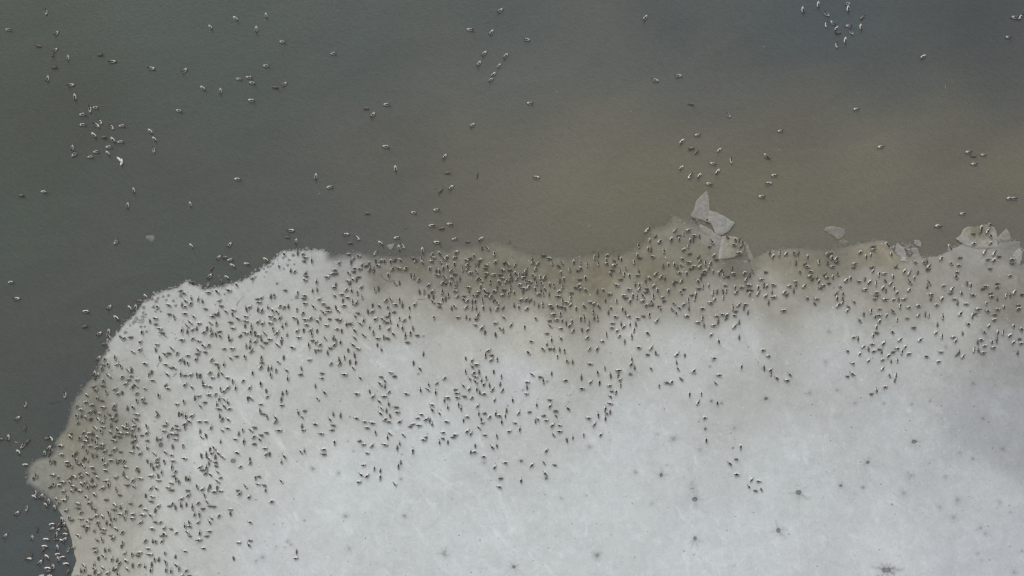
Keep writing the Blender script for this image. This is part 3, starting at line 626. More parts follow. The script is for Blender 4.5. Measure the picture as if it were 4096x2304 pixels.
# ------------------------------------------------------------------ ducks
DATA = """@0,1150
29,19h 148,41h 188,34s 223,35b 233,34v 250,15b 200,52b 171,79s 187,76v 187,84b 208,84B 214,87s 240,23H 220,49V 146,67H 180,97H 245,76v 225,85H 242,93s 229,110b 241,106s 170,121s 181,123s 199,120v 178,132H 187,132v 202,132s 209,135v 176,139s 250,130h 227,141V 222,143b
@600,960
71,10b 137,8s 251,2v 118,30s 129,30H 138,34h 142,44b 166,41h 199,34b 231,24b 254,22V 222,45v 106,49S 103,62s 122,70B 132,64b 100,75v 70,72H 149,76b 177,66s 242,53V 249,54s 54,87H 59,91h 72,99v 62,104b 84,101v 91,105V 71,109s 56,111V 61,114h 101,90h 116,88b 136,86h 120,104s 14,114b 33,111h 123,113H 96,118H 118,125v 131,122b 144,120h 142,127V 34,127H 43,132v 61,126h 76,131b 108,131h 151,134b 165,131h 165,139h 10,134h 1,139V 11,144H 70,141b 85,143h 105,142b 115,143v 139,141H 186,140s 194,143s 207,142h 207,131h 214,135s 224,133s 248,133h 234,143v 254,140V 166,118V 172,115s 186,119V 193,121s 203,115v 211,120b 219,123b 224,113s 231,115s 238,114V 253,119v 185,101H 192,99s 188,107h 208,97V 214,95v 233,86H 254,90v 114,127H
@1200,900
79,16h 98,22b 86,31H 138,31b 166,22h 170,39v 176,36b 226,1h 243,6H 235,30h 210,43v 84,50h 101,53h 92,58s 88,63V 130,48s 68,65s 106,69s 119,65v 130,61V 140,61s 145,61v 156,62v 163,60S 172,60b 134,69h 120,76s 127,77V 94,74h 103,75h 84,82b 60,77h 63,83H 56,84h 47,89h 6,50s 10,56h 8,62H 21,60v 10,83S 12,88H 9,94h 29,97v 195,57H 199,61s 209,57v 210,64b 227,50s 239,48b 229,56h 252,55s 247,58b 226,62h 241,63b 223,74v 246,73v 253,70v 234,78V 239,78v 236,86h 159,75s 170,74h 182,74s 152,85v 191,86V 196,88v 204,94s 249,90b 245,99s 251,100S 221,103s 164,100b 171,99V 101,89H 91,93b 97,94V 83,96h 86,100S 62,102V 59,107h 106,106s 80,111s 89,112v 99,116v 107,123v 72,119h 60,121b 82,124h 74,129V 91,132v 97,134s 76,138h 62,141V 49,141H 41,135h 34,127s 22,112v 30,111V 9,121h 7,126H 9,134h 24,140b 129,112v 135,109V 125,137V 136,138b 148,129s 156,127b 151,140v 171,129v 164,136h 176,137V 188,141v 197,136s 205,114V 213,114v 227,114s 244,114v 221,121V 229,123V 255,120v 245,127v 250,126V 228,131b 239,134h 240,140H 114,70H 93,80H
@600,1298
11,2V 18,7h 22,14H 56,9v 65,2b 65,12V 74,9s 81,7V 84,1h 94,13s 99,6V 106,11v 107,16s 114,17V 115,2v 120,12H 121,19b 143,6h 164,2V 175,3v 165,14h 174,12v 181,14V 156,19S 136,22V 139,26s 198,15b 187,19h 194,1s 212,7v 219,14s 228,3v 235,2V 236,17v 227,23v 253,11s 256,22h 226,30V 220,35b 192,26V 206,25h 173,28v 182,29s 199,31H 193,37b 166,37v 172,39V 175,45s 245,39h 56,26h 74,24s 85,28h 93,36b 102,35s 13,34h 11,43V 39,41b 84,43b 96,47H 128,41h 142,41h 33,49H 27,51b 48,49s 66,53h 82,50H 54,60s 80,59s 60,64V 66,66v 18,57v 28,68h 37,74H 43,74b 107,60s 139,57b 149,54H 164,55v 114,67h 128,68v 118,73V 192,57v 193,65H 191,73s 230,56V 221,64b 204,75V 209,74v 217,78v 235,78b 208,86v 237,92v 177,82v 4,81V 0,84v 31,85b 54,84v 61,87H 71,86s 82,86v 87,87V 104,82s 118,86V 124,83b 108,91h 134,91h 143,97v 161,96s 5,95h 28,104S 32,109h 61,103s 73,107b 92,100V 94,104h 104,106h 122,110v 135,108s 128,114s 148,108v 172,108s 191,101v 200,113V 202,123s 16,121v 102,120h 85,122h 78,126V 114,119s 59,131v 47,136h 120,127v 129,129b 135,133v 95,133H 87,139b 116,136v 128,139b 119,144h 137,144h 169,126V 174,126b 191,136h 228,118V 235,115v 226,128V 227,138h
@1200,1238
6,6s 41,5b 50,3h 66,2b 10,17h 19,15s 35,14v 30,19b 12,26h 51,16H 65,17H 70,19s 46,27h 7,35V 19,35s 30,36V 21,42v 1,48h 44,49b 22,53H 28,56s 35,60s 16,61v 64,33h 72,36V 60,60s 62,52v 70,55v 58,49V 52,66H 48,74V 27,71V 33,69h 80,25v 86,24H 95,11b 100,6H 104,24b 110,18v 94,35b 110,44b 94,48b 91,60b 83,69V 100,67h 117,3V 125,3s 130,16s 142,16b 154,6v 162,4H 150,12H 156,20v 149,22H 171,15v 179,18s 188,12v 168,26v 176,31v 194,32V 190,40v 202,44H 181,45v 185,56H 137,29v 120,30v 126,39v 153,33s 160,41b 134,49h 144,47v 151,49H 133,60V 140,69V 230,13v 212,76V 195,91V 206,101b 17,86h 54,92s 68,86V 69,92s 77,82v 86,89V 94,78V 96,90V 92,100b 3,101V 2,111H 38,109H 38,117h 27,131V 43,142b 77,111h 104,117b 140,115H 163,114H 156,108h 146,122b 138,127b 146,132V 153,141s 120,140V 98,144h 183,144h 248,117s 235,126s 221,128v 220,137b 207,137v 233,141v
@1800,900
8,24h 30,29H 53,24s 55,39V 64,40b 11,47s 41,52v 76,49v 8,56h 34,57H 28,60h 8,66v 30,68s 44,67v 48,67V 52,60s 62,69h 61,74H 78,63s 93,65S 99,67b 112,68s 90,77h 102,77H 2,78s 22,76v 30,75s 45,79b 35,82h 8,84H 3,90b 17,92V 12,99v 1,99v 9,104v 9,113h 48,92s 53,94b 62,83h 61,88S 75,85h 86,85H 90,91h 84,97b 69,97v 97,96s 102,96V 106,91V 103,87v 112,82b 119,85v 130,78s 130,84S 115,92s 126,90h 130,96v 137,97h 143,86b 147,75s 151,66s 141,59V 142,64s 160,52H 170,57h 175,65v 192,64b 186,70B 212,63v 224,64v 235,68v 254,66v 248,55v 254,51V 205,76v 224,74b 219,78H 190,81v 195,92v 188,95V 222,93H 232,90v 162,90s 155,89v 145,91V 148,99v 157,100b 171,101v 178,103v 193,105v 221,103s 215,107H 223,109s 232,111b 252,113V 208,116H 187,114s 186,122h 207,125v 146,109v 162,109b 135,106s 127,109h 125,114V 119,102h 110,115v 104,110v 100,118v 92,111H 81,106V 76,113h 53,104v 59,112b 49,115h 32,107h 33,113V 41,121b 46,120H 61,120h 65,116H 70,122s 90,120h 13,122s 24,122H 23,127b 30,130s 43,130v 39,131V 56,129v 75,129V 81,133b 122,128s 131,127s 137,129S 144,132v 152,118h 160,118v 170,119V 156,111V 159,136v 152,138V 172,138h 184,138v 175,142H 193,130v 200,133h 191,140H 197,142v 207,137s 216,142v 229,138b 240,132h 246,135s 254,138b 110,138V 118,140v 132,143s 8,139b 3,143V 28,141s 38,142v 45,143V 57,141v 69,144V 81,143s 91,142S 125,84B
@1800,1238
14,13h 28,13V 34,15v 48,9s 45,16H 44,26h 55,31s 60,38V 78,23h 78,42V 86,32b 91,35v 92,13b 105,26s 128,29v 147,15b 177,8h 189,7v 171,19H 183,17h 192,18v 199,23V 209,19v 172,28b 205,27s 190,32h 211,36s 226,34V 236,34s 224,14v 230,15v 247,14V 253,15v 238,22v 245,3v 132,2s 166,41H 174,51v 190,49b 235,48s 139,54h 166,59v 159,67b 171,67H 178,67v 188,69V 196,70v 134,73b 184,80v 200,87v 210,90V 240,93h 239,67s 252,67s 253,108v 66,70s 61,78v 72,78H 71,86s 81,85v 27,83V 38,87s 45,94h 38,97b 27,106v 41,108s 50,107V 75,106V 88,114v 34,118b 44,115h 44,123b 54,121v 62,116v 58,128s 68,130V 86,128V 23,130b 33,136s 46,136v 73,137s 90,138s 9,137H 12,143h 51,142V 58,144h 141,111b 154,115H 174,110V 160,122v 132,124h 132,133V 131,144h 198,121h 225,116V 241,124s 226,135h 256,124v 40,1v 57,0v 82,1s 69,2V
@2400,900
81,9s 128,10s 151,9h 143,15v 95,19S 85,26v 102,28s 122,24s 135,24v 161,18h 170,19V 154,26v 159,25V 134,18H 66,35v 82,40v 87,42V 109,44v 151,36v 143,42s 192,29b 187,37H 218,21B 231,25b 238,25V 244,30b 229,34h 241,37S 238,48h 64,51v 68,56H 90,54h 153,49H 195,52s 140,58b 168,55S 171,61s 199,59H 12,52s 11,59v 11,66h 24,61B 31,55V 36,58v 24,69h 58,63v 44,74b 20,77H 34,78v 17,83b 41,84v 50,86v 66,79V 64,86h 35,93H 95,84s 104,89s 111,91V 108,70V 117,67v 127,67v 139,69b 132,73V 152,64h 160,71h 171,71s 180,65v 189,65s 186,73v 155,75H 148,82v 135,82h 179,79h 177,84H 193,79v 203,82v 207,77S 226,73V 211,86v 219,88H 228,83h 247,82s 256,85V 250,93s 84,91b 78,95V 172,90V 167,96b 125,100b 129,97H 139,96s 28,103h 60,102V 67,102v 92,104s 49,110h 67,110s 80,110H 79,114H 98,111v 117,112v 138,115b 143,110H 169,109H 176,106v 186,103v 5,111b 16,118h 40,121h 56,120v 63,123v 73,121b 91,122v 107,124h 44,125H 109,130H 157,120H 164,118v 162,126v 151,129v 143,136s 126,134b 135,142b 193,117v 200,114V 210,113V 216,112v 214,103h 231,106v 242,106h 255,103h 253,111H 233,115s 211,124v 196,127s 189,133h 9,129V 28,130v 51,130s 73,130h 88,131b 79,137h 88,137H 101,140H 103,143v 123,144b 152,143V 175,143h 227,142v 237,137s 249,136h 246,142V 18,142b 38,143v 256,118v
@2400,1238
14,5V 26,12h 43,5V 38,1v 49,11h 64,15h 74,11H 84,9v 97,19s 103,1v 123,1h 130,5b 148,11h 173,2s 175,14v 167,22h 178,27V 194,27h 202,20V 199,11h 209,8h 217,9s 216,15S 230,10h 232,3H 253,5V 238,22V 230,29s 227,1v 21,23h 36,25V 51,25v 61,25V 41,29s 20,31h 29,36s 58,35v 11,43v 33,45s 54,46v 81,40b 4,54h 42,55V 66,65h 87,66s 95,74V 81,77H 54,84v 53,93s 59,100V 87,101b 131,77s 145,78V 131,91V 133,101b 160,105s 195,83h 190,43s 203,54v 238,48V 242,97v 203,112h 198,126b 139,119B 122,124s 114,125H 101,130v 8,100v 31,104h 18,113V 31,112V 34,120s 2,124b 16,130h 35,129v 20,140H 27,141v 153,144v 173,144v
@3000,950
33,26V 39,32s 50,27v 61,28s 75,27b 82,26V 98,32v 78,43V 93,45S 97,50h 84,58b 103,58h 102,66h 106,71S 114,69V 117,75s 117,42v 131,29b 138,27H 139,34v 147,36s 148,42H 132,43V 140,50h 127,63S 131,68h 141,67v 149,62b 188,25s 198,32v 206,29v 210,15H 210,21h 234,11b 241,28v 178,45h 177,51H 208,51H 210,57s 220,63v 229,62h 244,66v 249,49S 164,73s 171,69v 186,75h 196,71V 204,76s 215,79v 231,74B 240,79s 227,86s 232,91V 246,86v 251,94s 196,89h 216,95h 216,99H 213,105h 230,106h 245,106h 254,106V 3,57b 1,64V 26,59H 18,72h 13,85v 24,82V 27,83s 39,81h 1,82v 1,90H 2,96s 13,96s 26,100s 37,94V 40,102h 31,112V 58,94s 62,98S 57,125h 67,83h 77,76h 78,81V 74,91V 92,83s 97,104b 113,105h 110,113B 120,86H 125,82h 134,78H 153,84b 147,96S 158,95v 148,103v 158,105V 150,116s 157,112s 177,110b 168,119B 166,125s 194,131V 206,126v 221,122h 213,135v 220,133h 233,133s 244,127b 251,140v 187,142b 221,143s 256,117v
@3496,860
109,19h 197,17b 182,22v 181,29S 193,28s 198,36b 169,32H 169,49h 198,48s 129,54b 188,64s 204,66s 213,71H 204,77s 194,76H 235,76h 236,83H 198,92H 232,104h 114,74s 146,73H 131,83b 144,86h 141,98h 139,106b 69,81b 85,81b 89,79V 92,89s 91,92H 74,98V 51,96s 59,100s 68,107v 60,115b 59,128s 93,116b 90,123V 118,121h 132,127s 130,134H 148,133v 158,117V 164,119v 190,122h 185,126H 168,137h 210,118H 210,123h 225,138v 232,137V 239,132s 252,136H 199,134H 200,139h 97,136h 96,143V 115,143s 137,144h 210,144V 37,87S 29,66v 21,50h 50,144h
@3200,1198,896
80,13v 91,11s 106,14b 73,16V 68,24b 85,19v 90,18h 99,18b 91,24s 115,7s 124,9h 111,23v 122,21h 135,7h 135,18s 143,17V 147,18v 163,20v 156,6h 180,4V 190,5h 183,16s 87,31v 87,38H 83,41v 105,37b 61,43h 66,45V 130,32H 157,29V 155,38s 162,42v 175,43h 178,47s 186,39V 192,28b 203,11h 214,13b 213,4v 226,1v 226,11h 223,17H 197,18v 200,16H 222,23h 233,8v 250,7H 250,10h 216,30s 244,30v 253,34b 226,37v 232,38v 240,41s 210,37b 207,46h 203,49V 219,48v 225,46V 251,45H 253,50h 244,49s 211,53h 221,55h 199,58v 204,58V 209,61h 249,61V 180,62S 186,65s 181,61V 161,60h 158,71h 144,65h 137,46s 114,46s 95,50s 82,51h 72,54s 78,57V 84,59h 90,57H 93,60V 106,60H 116,60v 120,54s 111,56h 124,62h 101,64s 68,62s 54,59b 60,73h 78,70s 94,69h 104,71V 111,70v 94,79s 59,85b 54,88H 102,87b 109,88v 108,93V 97,100h 87,104v 81,108H
@0,1488
163,2v 169,5s 188,6b 164,10V 179,14v 178,23H 166,30s 184,34v 199,29s 150,39b 204,37s 211,35V 236,36s 211,8s 226,6h 222,13H 236,13h 217,20s 229,25S 235,23b 250,28h 253,2b 222,1h 168,44v 176,48H 148,51h 133,58s 159,56h 140,64h 178,60h 198,57s 198,64H 236,48v 246,46s 249,52H 220,62V 229,59b 156,68s 164,67V 172,71b 133,75v 141,75V 148,77v 157,80S 170,81b 181,76v 189,72B 200,73S 194,79s 200,83S 135,87s 178,86s 165,96b 178,94h 192,92V 202,97b 213,94b 219,89v 220,97s 230,84b 236,72h 235,80H 231,92h 229,99s 239,97s 253,92v 253,104s 175,101v 190,102b 207,104h 219,105h 228,108V 234,109v 244,108H 146,103s 154,105h 161,105V 150,111b 168,111b 159,115V 148,118h 138,113s 123,105H 122,110b 144,126v 156,126h 166,120v 176,124h 167,129s 150,135v 175,129H 181,135s 198,132s 208,136H 227,137h 242,139s 230,128V 237,128b 254,129v 229,119S 233,117s 197,117h 197,110S 206,110H 254,117H 160,143V 167,143V 190,141H 127,142v 107,141h 105,126h 85,130s 77,139v 84,139V 81,114H 88,114b 48,119S 40,126s 32,137b 15,112v 2,115H 43,96V 31,79s 44,55v 112,39v 162,25H 131,139S
@0,1826
44,14h 88,8v 95,9V 116,9h 117,15H 124,15v 127,2v 132,6v 136,12H 151,5v 144,15b 145,4S 159,18h 167,2v 178,4v 182,13s 191,6h 182,23h 202,8V 206,6s 214,8s 216,17h 236,20s 239,24V 254,7V 59,37V 64,32v 92,31h 101,35s 129,34b 141,33s 151,29b 163,27H 138,29S 159,40V 168,35b 122,36S 94,47v 109,43h 121,43b 103,49h 126,50h 141,46b 147,44s 152,51v 164,49s 178,53s 188,47v 184,41h 200,35s 213,29V 219,36b 230,40s 242,37h 219,48H 230,50b 201,56v 110,59s 124,58b 131,55S 138,58h 158,50B 88,51S 61,62v 59,69b 72,68s 78,71B 84,77v 79,83b 98,72b 102,79s 94,87v 116,68v 111,74h 150,69b 163,64b 206,65H 183,73H 135,80h 155,79s 135,87H 159,87V 165,89v 198,82b 225,80H 208,87V 197,90H 218,92v 242,83S 250,90h 251,66V 246,99h 229,98h 208,98h 188,96v 167,101s 177,102b 140,95s 115,92s 120,103v 124,108H 107,108v 110,116s 90,116h 102,117S 90,124s 64,125V 100,126s 97,133v 112,133h 112,125B 46,88v 30,97s 10,136s 56,139v 80,142h 97,142H 111,142s 107,144b 136,135b 140,106h 156,106H 152,111b 169,112s 184,113V 191,107V 198,105v 215,104v 228,105h 243,112s 191,115v 172,119v 145,118H 151,120h 149,125V 163,126v 179,124h 200,123b 178,130H 211,129s 192,135H 195,139s 168,143B 177,142v
@0,2064,427
109,73h 106,80S 139,75v 165,80v 76,91V 71,103h 102,101V 114,98b 98,111s 140,92h 141,103v 151,99h 160,115h 129,122v 116,126h 118,133H 165,134S 136,59S 138,55h 151,59b 158,54h 197,131V 206,128v 204,118b 229,114v 229,125b 230,134V 241,138s 217,141H 249,123b 252,96b 239,100V 229,76H 233,84s 255,81V 191,143H 178,75s 102,144h 121,144h
@427,2064,427
111,29h 119,13H 131,14s 85,14s 64,5h 140,28s 157,30H 141,42b 135,46H 169,39s 190,22v 201,23h 222,14s 249,12b 254,4b 196,38b 202,47H 226,39v 242,47H 249,35h 224,56h 235,76h 190,83h 41,63v 37,71V 95,58s 113,60V 120,60v 135,59s 101,77h 8,79v 45,88s 63,91v 81,87h 76,94H 106,91h 142,88v 167,97V 117,103v 127,104V 15,102v 27,106V 48,106b 32,113s 64,118V 80,116s 94,120v 110,115V 144,110v 168,116b 108,128v 145,127v 157,130v 176,126v 193,130s 18,127V 25,126s 51,126b 4,136s 29,139v 202,142H 182,143s
@600,1636
13,6B 14,9s 51,8V 56,8v 63,11v 73,11s 30,23b 26,28H 46,28H 39,33s 49,34h 25,37h 32,45v 39,42h 47,43H 68,20b 61,25s 61,31v 86,21h 97,21h 13,51V 19,51s 45,51h 58,62v 40,64V 27,73b 9,76b 38,78h 14,85s 13,91H 26,89v 40,88h 60,84h 3,93v 7,101V 14,97s 39,99v 21,107v 45,106s 42,114H 46,119v 51,124v 63,118V 68,119v 3,114h 15,114V 16,122h 37,126h 3,135s 12,135b 32,134h 38,138H 65,139H 137,3v 121,12V 125,17s 135,17b 106,31v 125,36b 134,32h 87,38V 90,48b 97,45V 122,55v 147,51h 162,55v 153,42V 160,35v 174,36b 180,31H 179,47s 189,51b 192,44H 201,40H 222,36h 216,14b 216,21s 202,13v 196,8H 190,3v 255,5v 180,59H 198,67h 200,77s 206,76V 231,80b 226,90v 150,74h 156,98s 172,85V 173,91s 111,66b 104,68V 107,75s 118,75b 98,78v 89,79V 103,85b 113,82V 126,82b 102,93V 114,91H 114,97H 98,99v 87,99s 92,104H 97,109s 104,111b 117,107b 122,117H 117,123b 104,131V 82,132v 91,137s 101,137v 116,134V 111,141h 122,140h 182,117v 188,115H 186,128h 197,130H 226,123b 165,132b 151,139H 155,144s 199,138v
@800,1966,600,145.4
5,3v 7,9b 14,14H 3,16H 0,21v 12,25V 10,29b 19,23s 30,17h 30,21V 39,2s 48,5s 70,9s 49,29h 10,38h 7,43H 0,46h 4,54h 0,40v 38,49h 49,47H 48,51b 33,64V 94,58V 93,64h 20,0h
@1200,1560,700,145.5
15,7b 4,17H 1,18v 2,22b 2,30V 3,33h 13,28h 18,36h 25,24b 28,20V 28,29H 27,33H 34,21V 29,43v 1,51b 4,50v 20,49h 20,53H 47,23h 54,26h 60,27h 56,31h 63,35v 61,5s 58,1v 47,3h 66,9b 70,5h 74,1s 74,11v 68,15b 67,19b 72,17V 80,14H 81,18h 75,21V 71,24s 74,26h 83,26s 75,36b 73,39v 86,37b 83,44v 81,48V 71,45h 60,46s 53,45h 50,42H 56,52h 53,62h 62,65v 67,67V 67,72v 51,70b 56,71s 49,76h 84,60V 82,63v 79,78b 94,50v 92,30H 94,28h 98,23h 101,20h 99,29h 89,4s 110,12h 110,16b 105,24s 108,25V 110,28v 116,19b 113,1v 120,8v 123,14v 123,6h 122,26h 105,39H 103,41h 119,35h 116,43v 119,40H 123,43V 127,39H 129,37h 139,34s 142,36s 139,22h 136,25V 132,12v 134,15v 131,6h 131,2h 137,5H 143,6s 142,51v 145,51h
@1800,1560,700,145.5
25,2H 28,4h 37,8s 44,1b 52,8v 63,3h 23,13s 24,19v 29,19H 33,22s 38,19v 41,21h 47,17V 46,21v 43,26v 26,24V 27,27h 57,19s 66,18H 54,27h 58,32v 49,34h 24,31b 14,34s 17,36s 29,37h 39,38v 21,46V 17,51v 20,51h 35,47b 39,46V 28,55h 46,60h 37,64s 42,73H 41,80h 59,75v 68,62s 78,60b 87,62H 79,69b 80,50s 72,12v 83,8H 83,13s 78,21H 73,24b 71,26V 80,25h 88,17H 88,21b 98,15b 85,29s 91,29h 91,34h 86,37b 97,41V 102,39v 111,37v 125,37s 120,28s 115,23h 123,20v 129,15v 130,19b 133,18V 129,23v 133,11h 134,1H 138,2v 133,5b
@2400,1560,800,145.6
65,3v 73,3h 71,9s 85,9v 76,20h 77,36v 102,41v 99,50H 94,53b 99,61h 110,65s 115,66h 108,70b 113,73H 117,72b
@560,1960,300,145.4
13,10V 25,12h 23,21H 37,30s 31,39V 11,37h 7,47h 21,47b 58,30H 64,26s 70,33V 81,29V 82,16s 95,9s 91,27V 103,32v 114,24s 131,22b 123,34H 107,46v 117,45v 125,10v 97,62v 3,30V 137,30H
@0,0,4096,2576
117,31v 22,75h 143,84s 97,116H 140,126s 133,137V 172,146v 138,170H 121,198v 253,138H 284,155h 180,214h 189,244v 227,275v 241,271h 209,288h 253,307b 209,314h 244,315b 282,320b 307,317h 237,340b 262,346H 285,352b 304,357h 275,370h 183,372v 188,388s 243,382h 272,386b 228,395h 379,331b 389,350b 387,377v 382,172h 465,178s 451,279h 511,222b 555,229v 530,69b 593,47b 670,39v 645,74v 711,106h 839,135h 670,166h 716,212s 627,195h 602,199h 635,209h 693,220H 633,253h 598,451h 795,444v 337,479v 322,517v 111,483h 55,492H 479,514v 830,471h 995,424v 971,369h 938,289s 973,263h 921,273H 1119,394s 1126,435H 1200,440V 1135,472s 1108,480S 1041,535h 924,537H 1098,528h 1188,315s 1183,75h 1258,27s 1236,82s 1218,135s 1272,141s 1205,160s 1255,166s 1241,188s 1235,201s 1325,100h 1333,260h 1349,446h 1623,45s 1706,191h 1648,202h 1738,262H 1832,290b 1715,356s 1754,340h 1738,374H 1752,383S 1809,378s 1793,412h 1839,404v 1805,432s 1714,422s 1736,443s 1759,442s 1783,463h 1915,495h 1933,461h 1947,441h 1926,391b 1931,397H 1962,330h 2153,275h 2214,370h 2019,25v 2058,12v 2131,10h 2133,22v 2079,36b 2078,62v 2094,58b 2103,72s 2107,83H 2134,66h 2169,44S 2165,68v 2141,82b 2126,102v 2104,114v 2321,143s 2551,44h 2567,43s 2535,94h 2435,383h 2448,393H 2473,390h 2449,413h 2538,499h 2549,499h 2420,538h 1132,564h 293,608s 732,580h 723,597H 1777,553v 28,710h 1918,880h 1932,895h 1921,925V 1937,930s 1938,939v 1952,950b 1985,941b 1978,956h"""

def parse():
    B = []
    for ln in DATA.split('\n'):
        if ln[0] == '@':
            p = [float(v) for v in ln[1:].split(',')]
            x0, y0 = p[:2]
            w = p[2] if len(p) > 2 else 600.0
            u = p[3] if len(p) > 3 else 257.3
            tile = ln
        else:
            for a in ln.split():
                x, y = a[:-1].split(',')
                B.append([x0 + float(x) * w / u, y0 + float(y) * w / u, a[-1], tile])
    out = []
    for b in B:
        if not any(c[3] != b[3] and abs(c[0] - b[0]) < 12 and abs(c[1] - b[1]) < 12 and math.hypot(b[0] - c[0], b[1] - c[1]) < 12 for c in out):
            out.append(b)
    P = np.array([(b[0], b[1]) for b in out])
    # each duck keeps room for its own body
    for _ in range(12):
        D = P[:, None, :] - P[None, :, :]
        dist = np.hypot(D[..., 0], D[..., 1]) + np.eye(len(P)) * 1e6
        for i, j in zip(*np.where(dist < 12.5)):
            if i < j:
                v = P[i] - P[j]; l = math.hypot(*v) + 1e-6
                s = (12.6 - l) * .5 * v / l
                P[i] += s; P[j] -= s
    return P, [b[2] for b in out]

BODY = {   # stations along the bird: x forward, z up, half width, half height
  'swim': [(-.325, .080, .006, .004), (-.30, .082, .034, .010), (-.23, .075, .058, .030), (-.14, .052, .092, .070), (-.04, .035, .112, .095), (.06, .030, .112, .100), (.13, .042, .092, .088), (.172, .080, .056, .060),
           (.195, .128, .036, .038), (.212, .172, .033, .035), (.236, .203, .037, .038), (.266, .206, .032, .034), (.292, .196, .016, .016), (.322, .191, .009, .008), (.350, .188, .004, .003)],
  'rest': [(-.300, .070, .006, .004), (-.275, .074, .034, .010), (-.21, .072, .058, .032), (-.13, .060, .094, .072), (-.04, .048, .114, .100), (.05, .046, .114, .104), (.11, .056, .092, .090), (.142, .090, .058, .062),
           (.150, .132, .038, .040), (.156, .168, .035, .036), (.178, .194, .038, .038), (.206, .194, .032, .033), (.230, .186, .016, .016), (.258, .182, .009, .008), (.284, .180, .004, .003)],
  'stretch': [(-.310, .074, .006, .004), (-.285, .078, .036, .010), (-.22, .075, .060, .032), (-.13, .060, .096, .072), (-.04, .048, .116, .100), (.05, .046, .112, .102), (.12, .060, .088, .084), (.165, .092, .052, .056),
           (.205, .122, .034, .036), (.245, .146, .031, .032), (.278, .160, .036, .034), (.308, .160, .031, .031), (.334, .154, .016, .015), (.362, .151, .009, .008), (.388, .149, .004, .003)],
  'doze': [(-.300, .070, .006, .004), (-.275, .074, .034, .010), (-.21, .072, .058, .032), (-.13, .060, .096, .072), (-.04, .048, .116, .100), (.05, .046, .114, .104), (.11, .056, .092, .092), (.142, .098, .058, .056),
           (.134, .142, .040, .036), (.112, .172, .037, .034), (.082, .184, .038, .032), (.052, .180, .032, .028), (.026, .172, .016, .014), (.000, .166, .009, .008), (-.024, .162, .004, .003)],
}
def spline(st, n):
    st = np.array(st); k = len(st)
    t = np.linspace(0, k - 1, n)
    i = np.clip(t.astype(int), 0, k - 2); u = (t - i)[:, None]
    p0 = st[np.maximum(i - 1, 0)]; p1 = st[i]; p2 = st[i + 1]; p3 = st[np.minimum(i + 2, k - 1)]
    r = .5 * ((2 * p1) + (-p0 + p2) * u + (2 * p0 - 5 * p1 + 4 * p2 - p3) * u ** 2 + (-p0 + 3 * p1 - 3 * p2 + p3) * u ** 3)
    r[:, 2:] = np.maximum(r[:, 2:], .003)
    return t, r

def duck_geo(sex, pose, n, seg, turn=0.0):
    t, S = spline(BODY[pose], n)
    tan = np.gradient(S[:, :2], axis=0)
    tan /= np.linalg.norm(tan, axis=1)[:, None] + 1e-9
    verts, cols = [], []
    for i in range(n):
        x, z, hw, hh = S[i]
        nx, nz = -tan[i, 1], tan[i, 0]
        yo = 0.0
        if t[i] > 8 and turn: yo = turn * (t[i] - 8) / 6.0 * .10
        for k in range(seg):
            a = 2 * math.pi * (k + .5) / seg
            sx = math.sin(a); cz = math.cos(a)
            off = cz * hh
            if t[i] < 7: off = off if cz > 0 else off * .9
            verts.append((x + nx * off, yo + sx * hw * (.88 if t[i] < 8 else 1.0), z + nz * off))
            top = cz
            la = abs(sx) if cz > 0 else 1.0
            ti = t[i]
            if sex == 'drake':
                if ti < 2.1: c = (.17, .17, .17)
                elif ti < 7.0:
                    w = (.20 + .50 * smooth((ti - 2.0) / 3.0)) if pose == 'swim' else (.26 + .56 * smooth((ti - 2.0) / 2.6))
                    if la < w and cz > 0: c = (.012, .012, .011)
                    elif cz > 0 and w + .16 < la < w + .24 and ti < 4.5: c = (.20, .20, .19)
                    else: c = (.80, .78, .73)
                elif ti < 8.0: c = (.012, .014, .012) if cz > -.1 else (.78, .76, .71)
                elif ti < 11.7: c = (.010, .022, .016)
                else: c = (.20, .045, .025)
            elif sex == 'hen':
                if ti < 2.1: c = (.10, .095, .088)
                elif ti < 7.0:
                    b = .82 + .3 * math.sin(ti * 9 + k * 2.1)
                    c = (.125 * b, .105 * b, .085 * b) if cz > .25 else (.26, .23, .20)
                    if .78 < la < .93 and 2.5 < ti < 4.6 and cz > 0: c = (.55, .53, .5)
                elif ti < 8.0: c = (.24, .21, .18)
                elif ti < 11.7: c = (.095, .060, .042)
                else: c = (.17, .06, .035)
            else:                                    # gull
                if ti < 2.1: c = (.75, .75, .74) if ti > .8 else (.05, .05, .05)
                elif ti < 6.0: c = (.62, .63, .64) if (cz > .75 and ti > 3) else (.86, .86, .84)
                elif ti < 11.7: c = (.86, .86, .84)
                else: c = (.5, .35, .05)
            cols.append(c)
    faces = []
    for i in range(n - 1):
        for k in range(seg):
            k2 = (k + 1) % seg
            faces.append((i * seg + k, i * seg + k2, (i + 1) * seg + k2, (i + 1) * seg + k))
    faces.append(tuple(range(seg)))
    faces.append(tuple((n - 1) * seg + k for k in range(seg))[::-1])
    v = np.array(verts)
    return v, faces, np.array(cols)

HI, LO = {}, {}
for sex in ('drake', 'hen'):
    for pose in ('swim', 'rest', 'doze', 'stretch'):
        for ti, turn in enumerate((0, .8, -.8)):
            v, f, c = duck_geo(sex, pose, 38, 26, turn)
            HI[sex, pose, ti] = (make_mesh('merganser_' + sex, v, f, c), float(v[:, 2].min()))
            v, f, c = duck_geo(sex, pose, 22, 14, turn)
            LO[sex, pose, ti] = (v, f, c)
gv, gf, gc = duck_geo('gull', 'swim', 38, 26, 0)
GULL = make_mesh('gull', gv, gf, gc)

